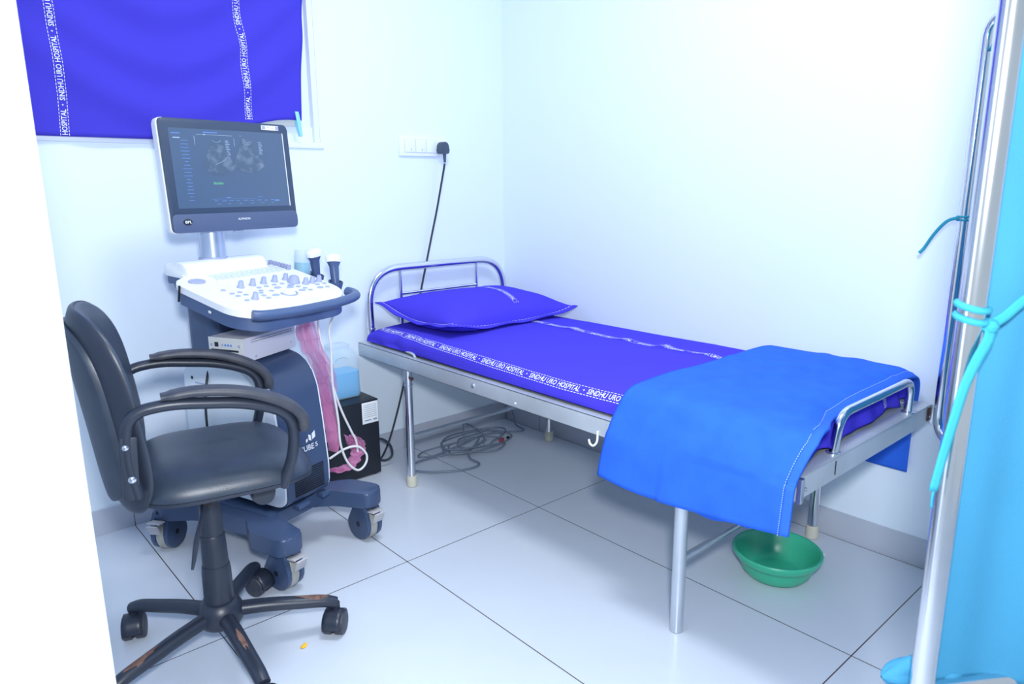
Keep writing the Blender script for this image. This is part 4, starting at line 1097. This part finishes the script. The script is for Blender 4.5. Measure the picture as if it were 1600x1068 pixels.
# ties
def tie(path, w, nm='tie_tape', t=.0012):
    pth = smoothpath(path, 7); N = len(pth) - 1
    m = MB()
    def f(u, v):
        i = min(N, int(round(u * N))); p = pth[i]; T_ = (pth[min(N, i + 1)] - pth[max(0, i - 1)]).normalized()
        wd = w(u) if callable(w) else w
        s = T_.cross(fwd); s = s.normalized() if s.length > 1e-5 else Vector((0, 0, 1))
        return p + s * (v - .5) * wd - SO
    return m.grid(f, N, 3).build(nm, TEALTIE, scn, ang=180, solid=.0015)
c0 = N1_
tdir = (Vector((CX, CY, 0)) - c0).normalized(); tl_ = Vector((tdir.y, -tdir.x, 0))   # towards the viewer side, across
def tpnt(ac, to, z): return c0 - tl_ * ac * -1 + tdir * to + Vector((0, 0, z))
for z in (1.052, 1.036):
    ring = [c0 + Vector((cos(q) * .0185, sin(q) * .0185, z + .004 * sin(q))) - SO for q in [2 * pi * k / 24 for k in range(24)]]
    MB().tube(ring, .0045, 8, closed=True).build('tie_loop', TEALTIE, scn)
MB().lathe([(.0005, -.010), (.009, -.006), (.011, 0), (.008, .007), (.0005, .010)], c0 + Vector((.006, -.021, 1.028)) - SO, 12, caps=False).build('tie_knot', TEALTIE, scn)
tie([(-1.290, -2.466, 1.028), (-1.300, -2.468, 1.012), (-1.316, -2.462, .985), (-1.326, -2.455, .950), (-1.333, -2.450, .905), (-1.338, -2.445, .86), (-1.345, -2.440, .805)], lambda u: .015 - .003 * u)
tie([(-1.290, -2.466, 1.030), (-1.276, -2.476, 1.040), (-1.262, -2.486, 1.055), (-1.250, -2.494, 1.066)], .013)
tie([(-1.344, -2.4405, .808), (-1.3455, -2.44, .795), (-1.343, -2.44, .78)], .003)
# ties on the far post
for z in (1.117, 1.108):
    ring = [P1 + Vector((cos(q) * .0165, sin(q) * .0165, z)) - SO for q in [2 * pi * k / 20 for k in range(20)]]
    MB().tube(ring, .003, 8, closed=True).build('tie_loop', TEALTIE, scn)
dl = (M1 - P1).normalized()
tie([P1 + Vector((-.018, .006, 1.115)), P1 + Vector((-.035, .03, 1.105)), P1 + Vector((-.045, .055, 1.07)), P1 + Vector((-.05, .075, 1.03)), P1 + Vector((-.055, .085, 1.015))], .009)
tie([P1 + Vector((-.012, -.012, 1.112)), P1 + dl * .05 + Vector((-.006, 0, 1.118)), P1 + dl * .085 + Vector((-.004, 0, 1.16))], .012)
tie([P1 + Vector((-.010, -.014, 1.545)), P1 + dl * .05 + Vector((-.008, 0, 1.58)), P1 + dl * .10 + Vector((-.004, 0, 1.61))], .012)

# ------------------------------------------------------------------ crumb on the floor
cr = MB().pillow_disc(.011, .007, .8, lambda r, x, y: .002 + .004 * (1 - r * r) + .0015 * sin(x * 900), lambda r, x, y: .0005, lambda x, y, h: (x, y, h + .003 * (x / .011) ** 2), 6, 18).build('orange_crumb', YEL)
cr.location = (-1.667, -1.088, 0); cr.rotation_euler = (0, 0, .5)
tag(cr, 'tiny orange-yellow crumb on the floor tiles right of the chair base', 'crumb')

# ------------------------------------------------------------------ light
w = bpy.data.worlds.new('world'); SC.world = w; w.use_nodes = True
bg = w.node_tree.nodes['Background']; bg.inputs['Color'].default_value = (.73, .875, 1.0, 1); bg.inputs['Strength'].default_value = .70
def area(name, loc, target, size, power, color):
    l = bpy.data.lights.new(name, 'AREA'); l.shape = 'DISK'; l.size = size; l.energy = power; l.color = color
    o = bpy.data.objects.new(name, l); COL.objects.link(o); o.location = loc
    o.rotation_euler = (Vector(target) - Vector(loc)).to_track_quat('-Z', 'Y').to_euler(); return o
area('camera_flash', (CX + .02, CY - .05, CZ + .22), (-.8, -.6, .7), .16, 42, (.94, .97, 1.0))
area('ceiling_lamp_light', (-1.3, -1.6, ZC - .06), (-1.3, -1.6, 0), .55, 26, (.92, .97, 1.0))

vs = SC.view_settings
vs.view_transform = 'Standard'; vs.look = 'None'; vs.exposure = 0.0; vs.gamma = 1.0; vs.use_curve_mapping = False
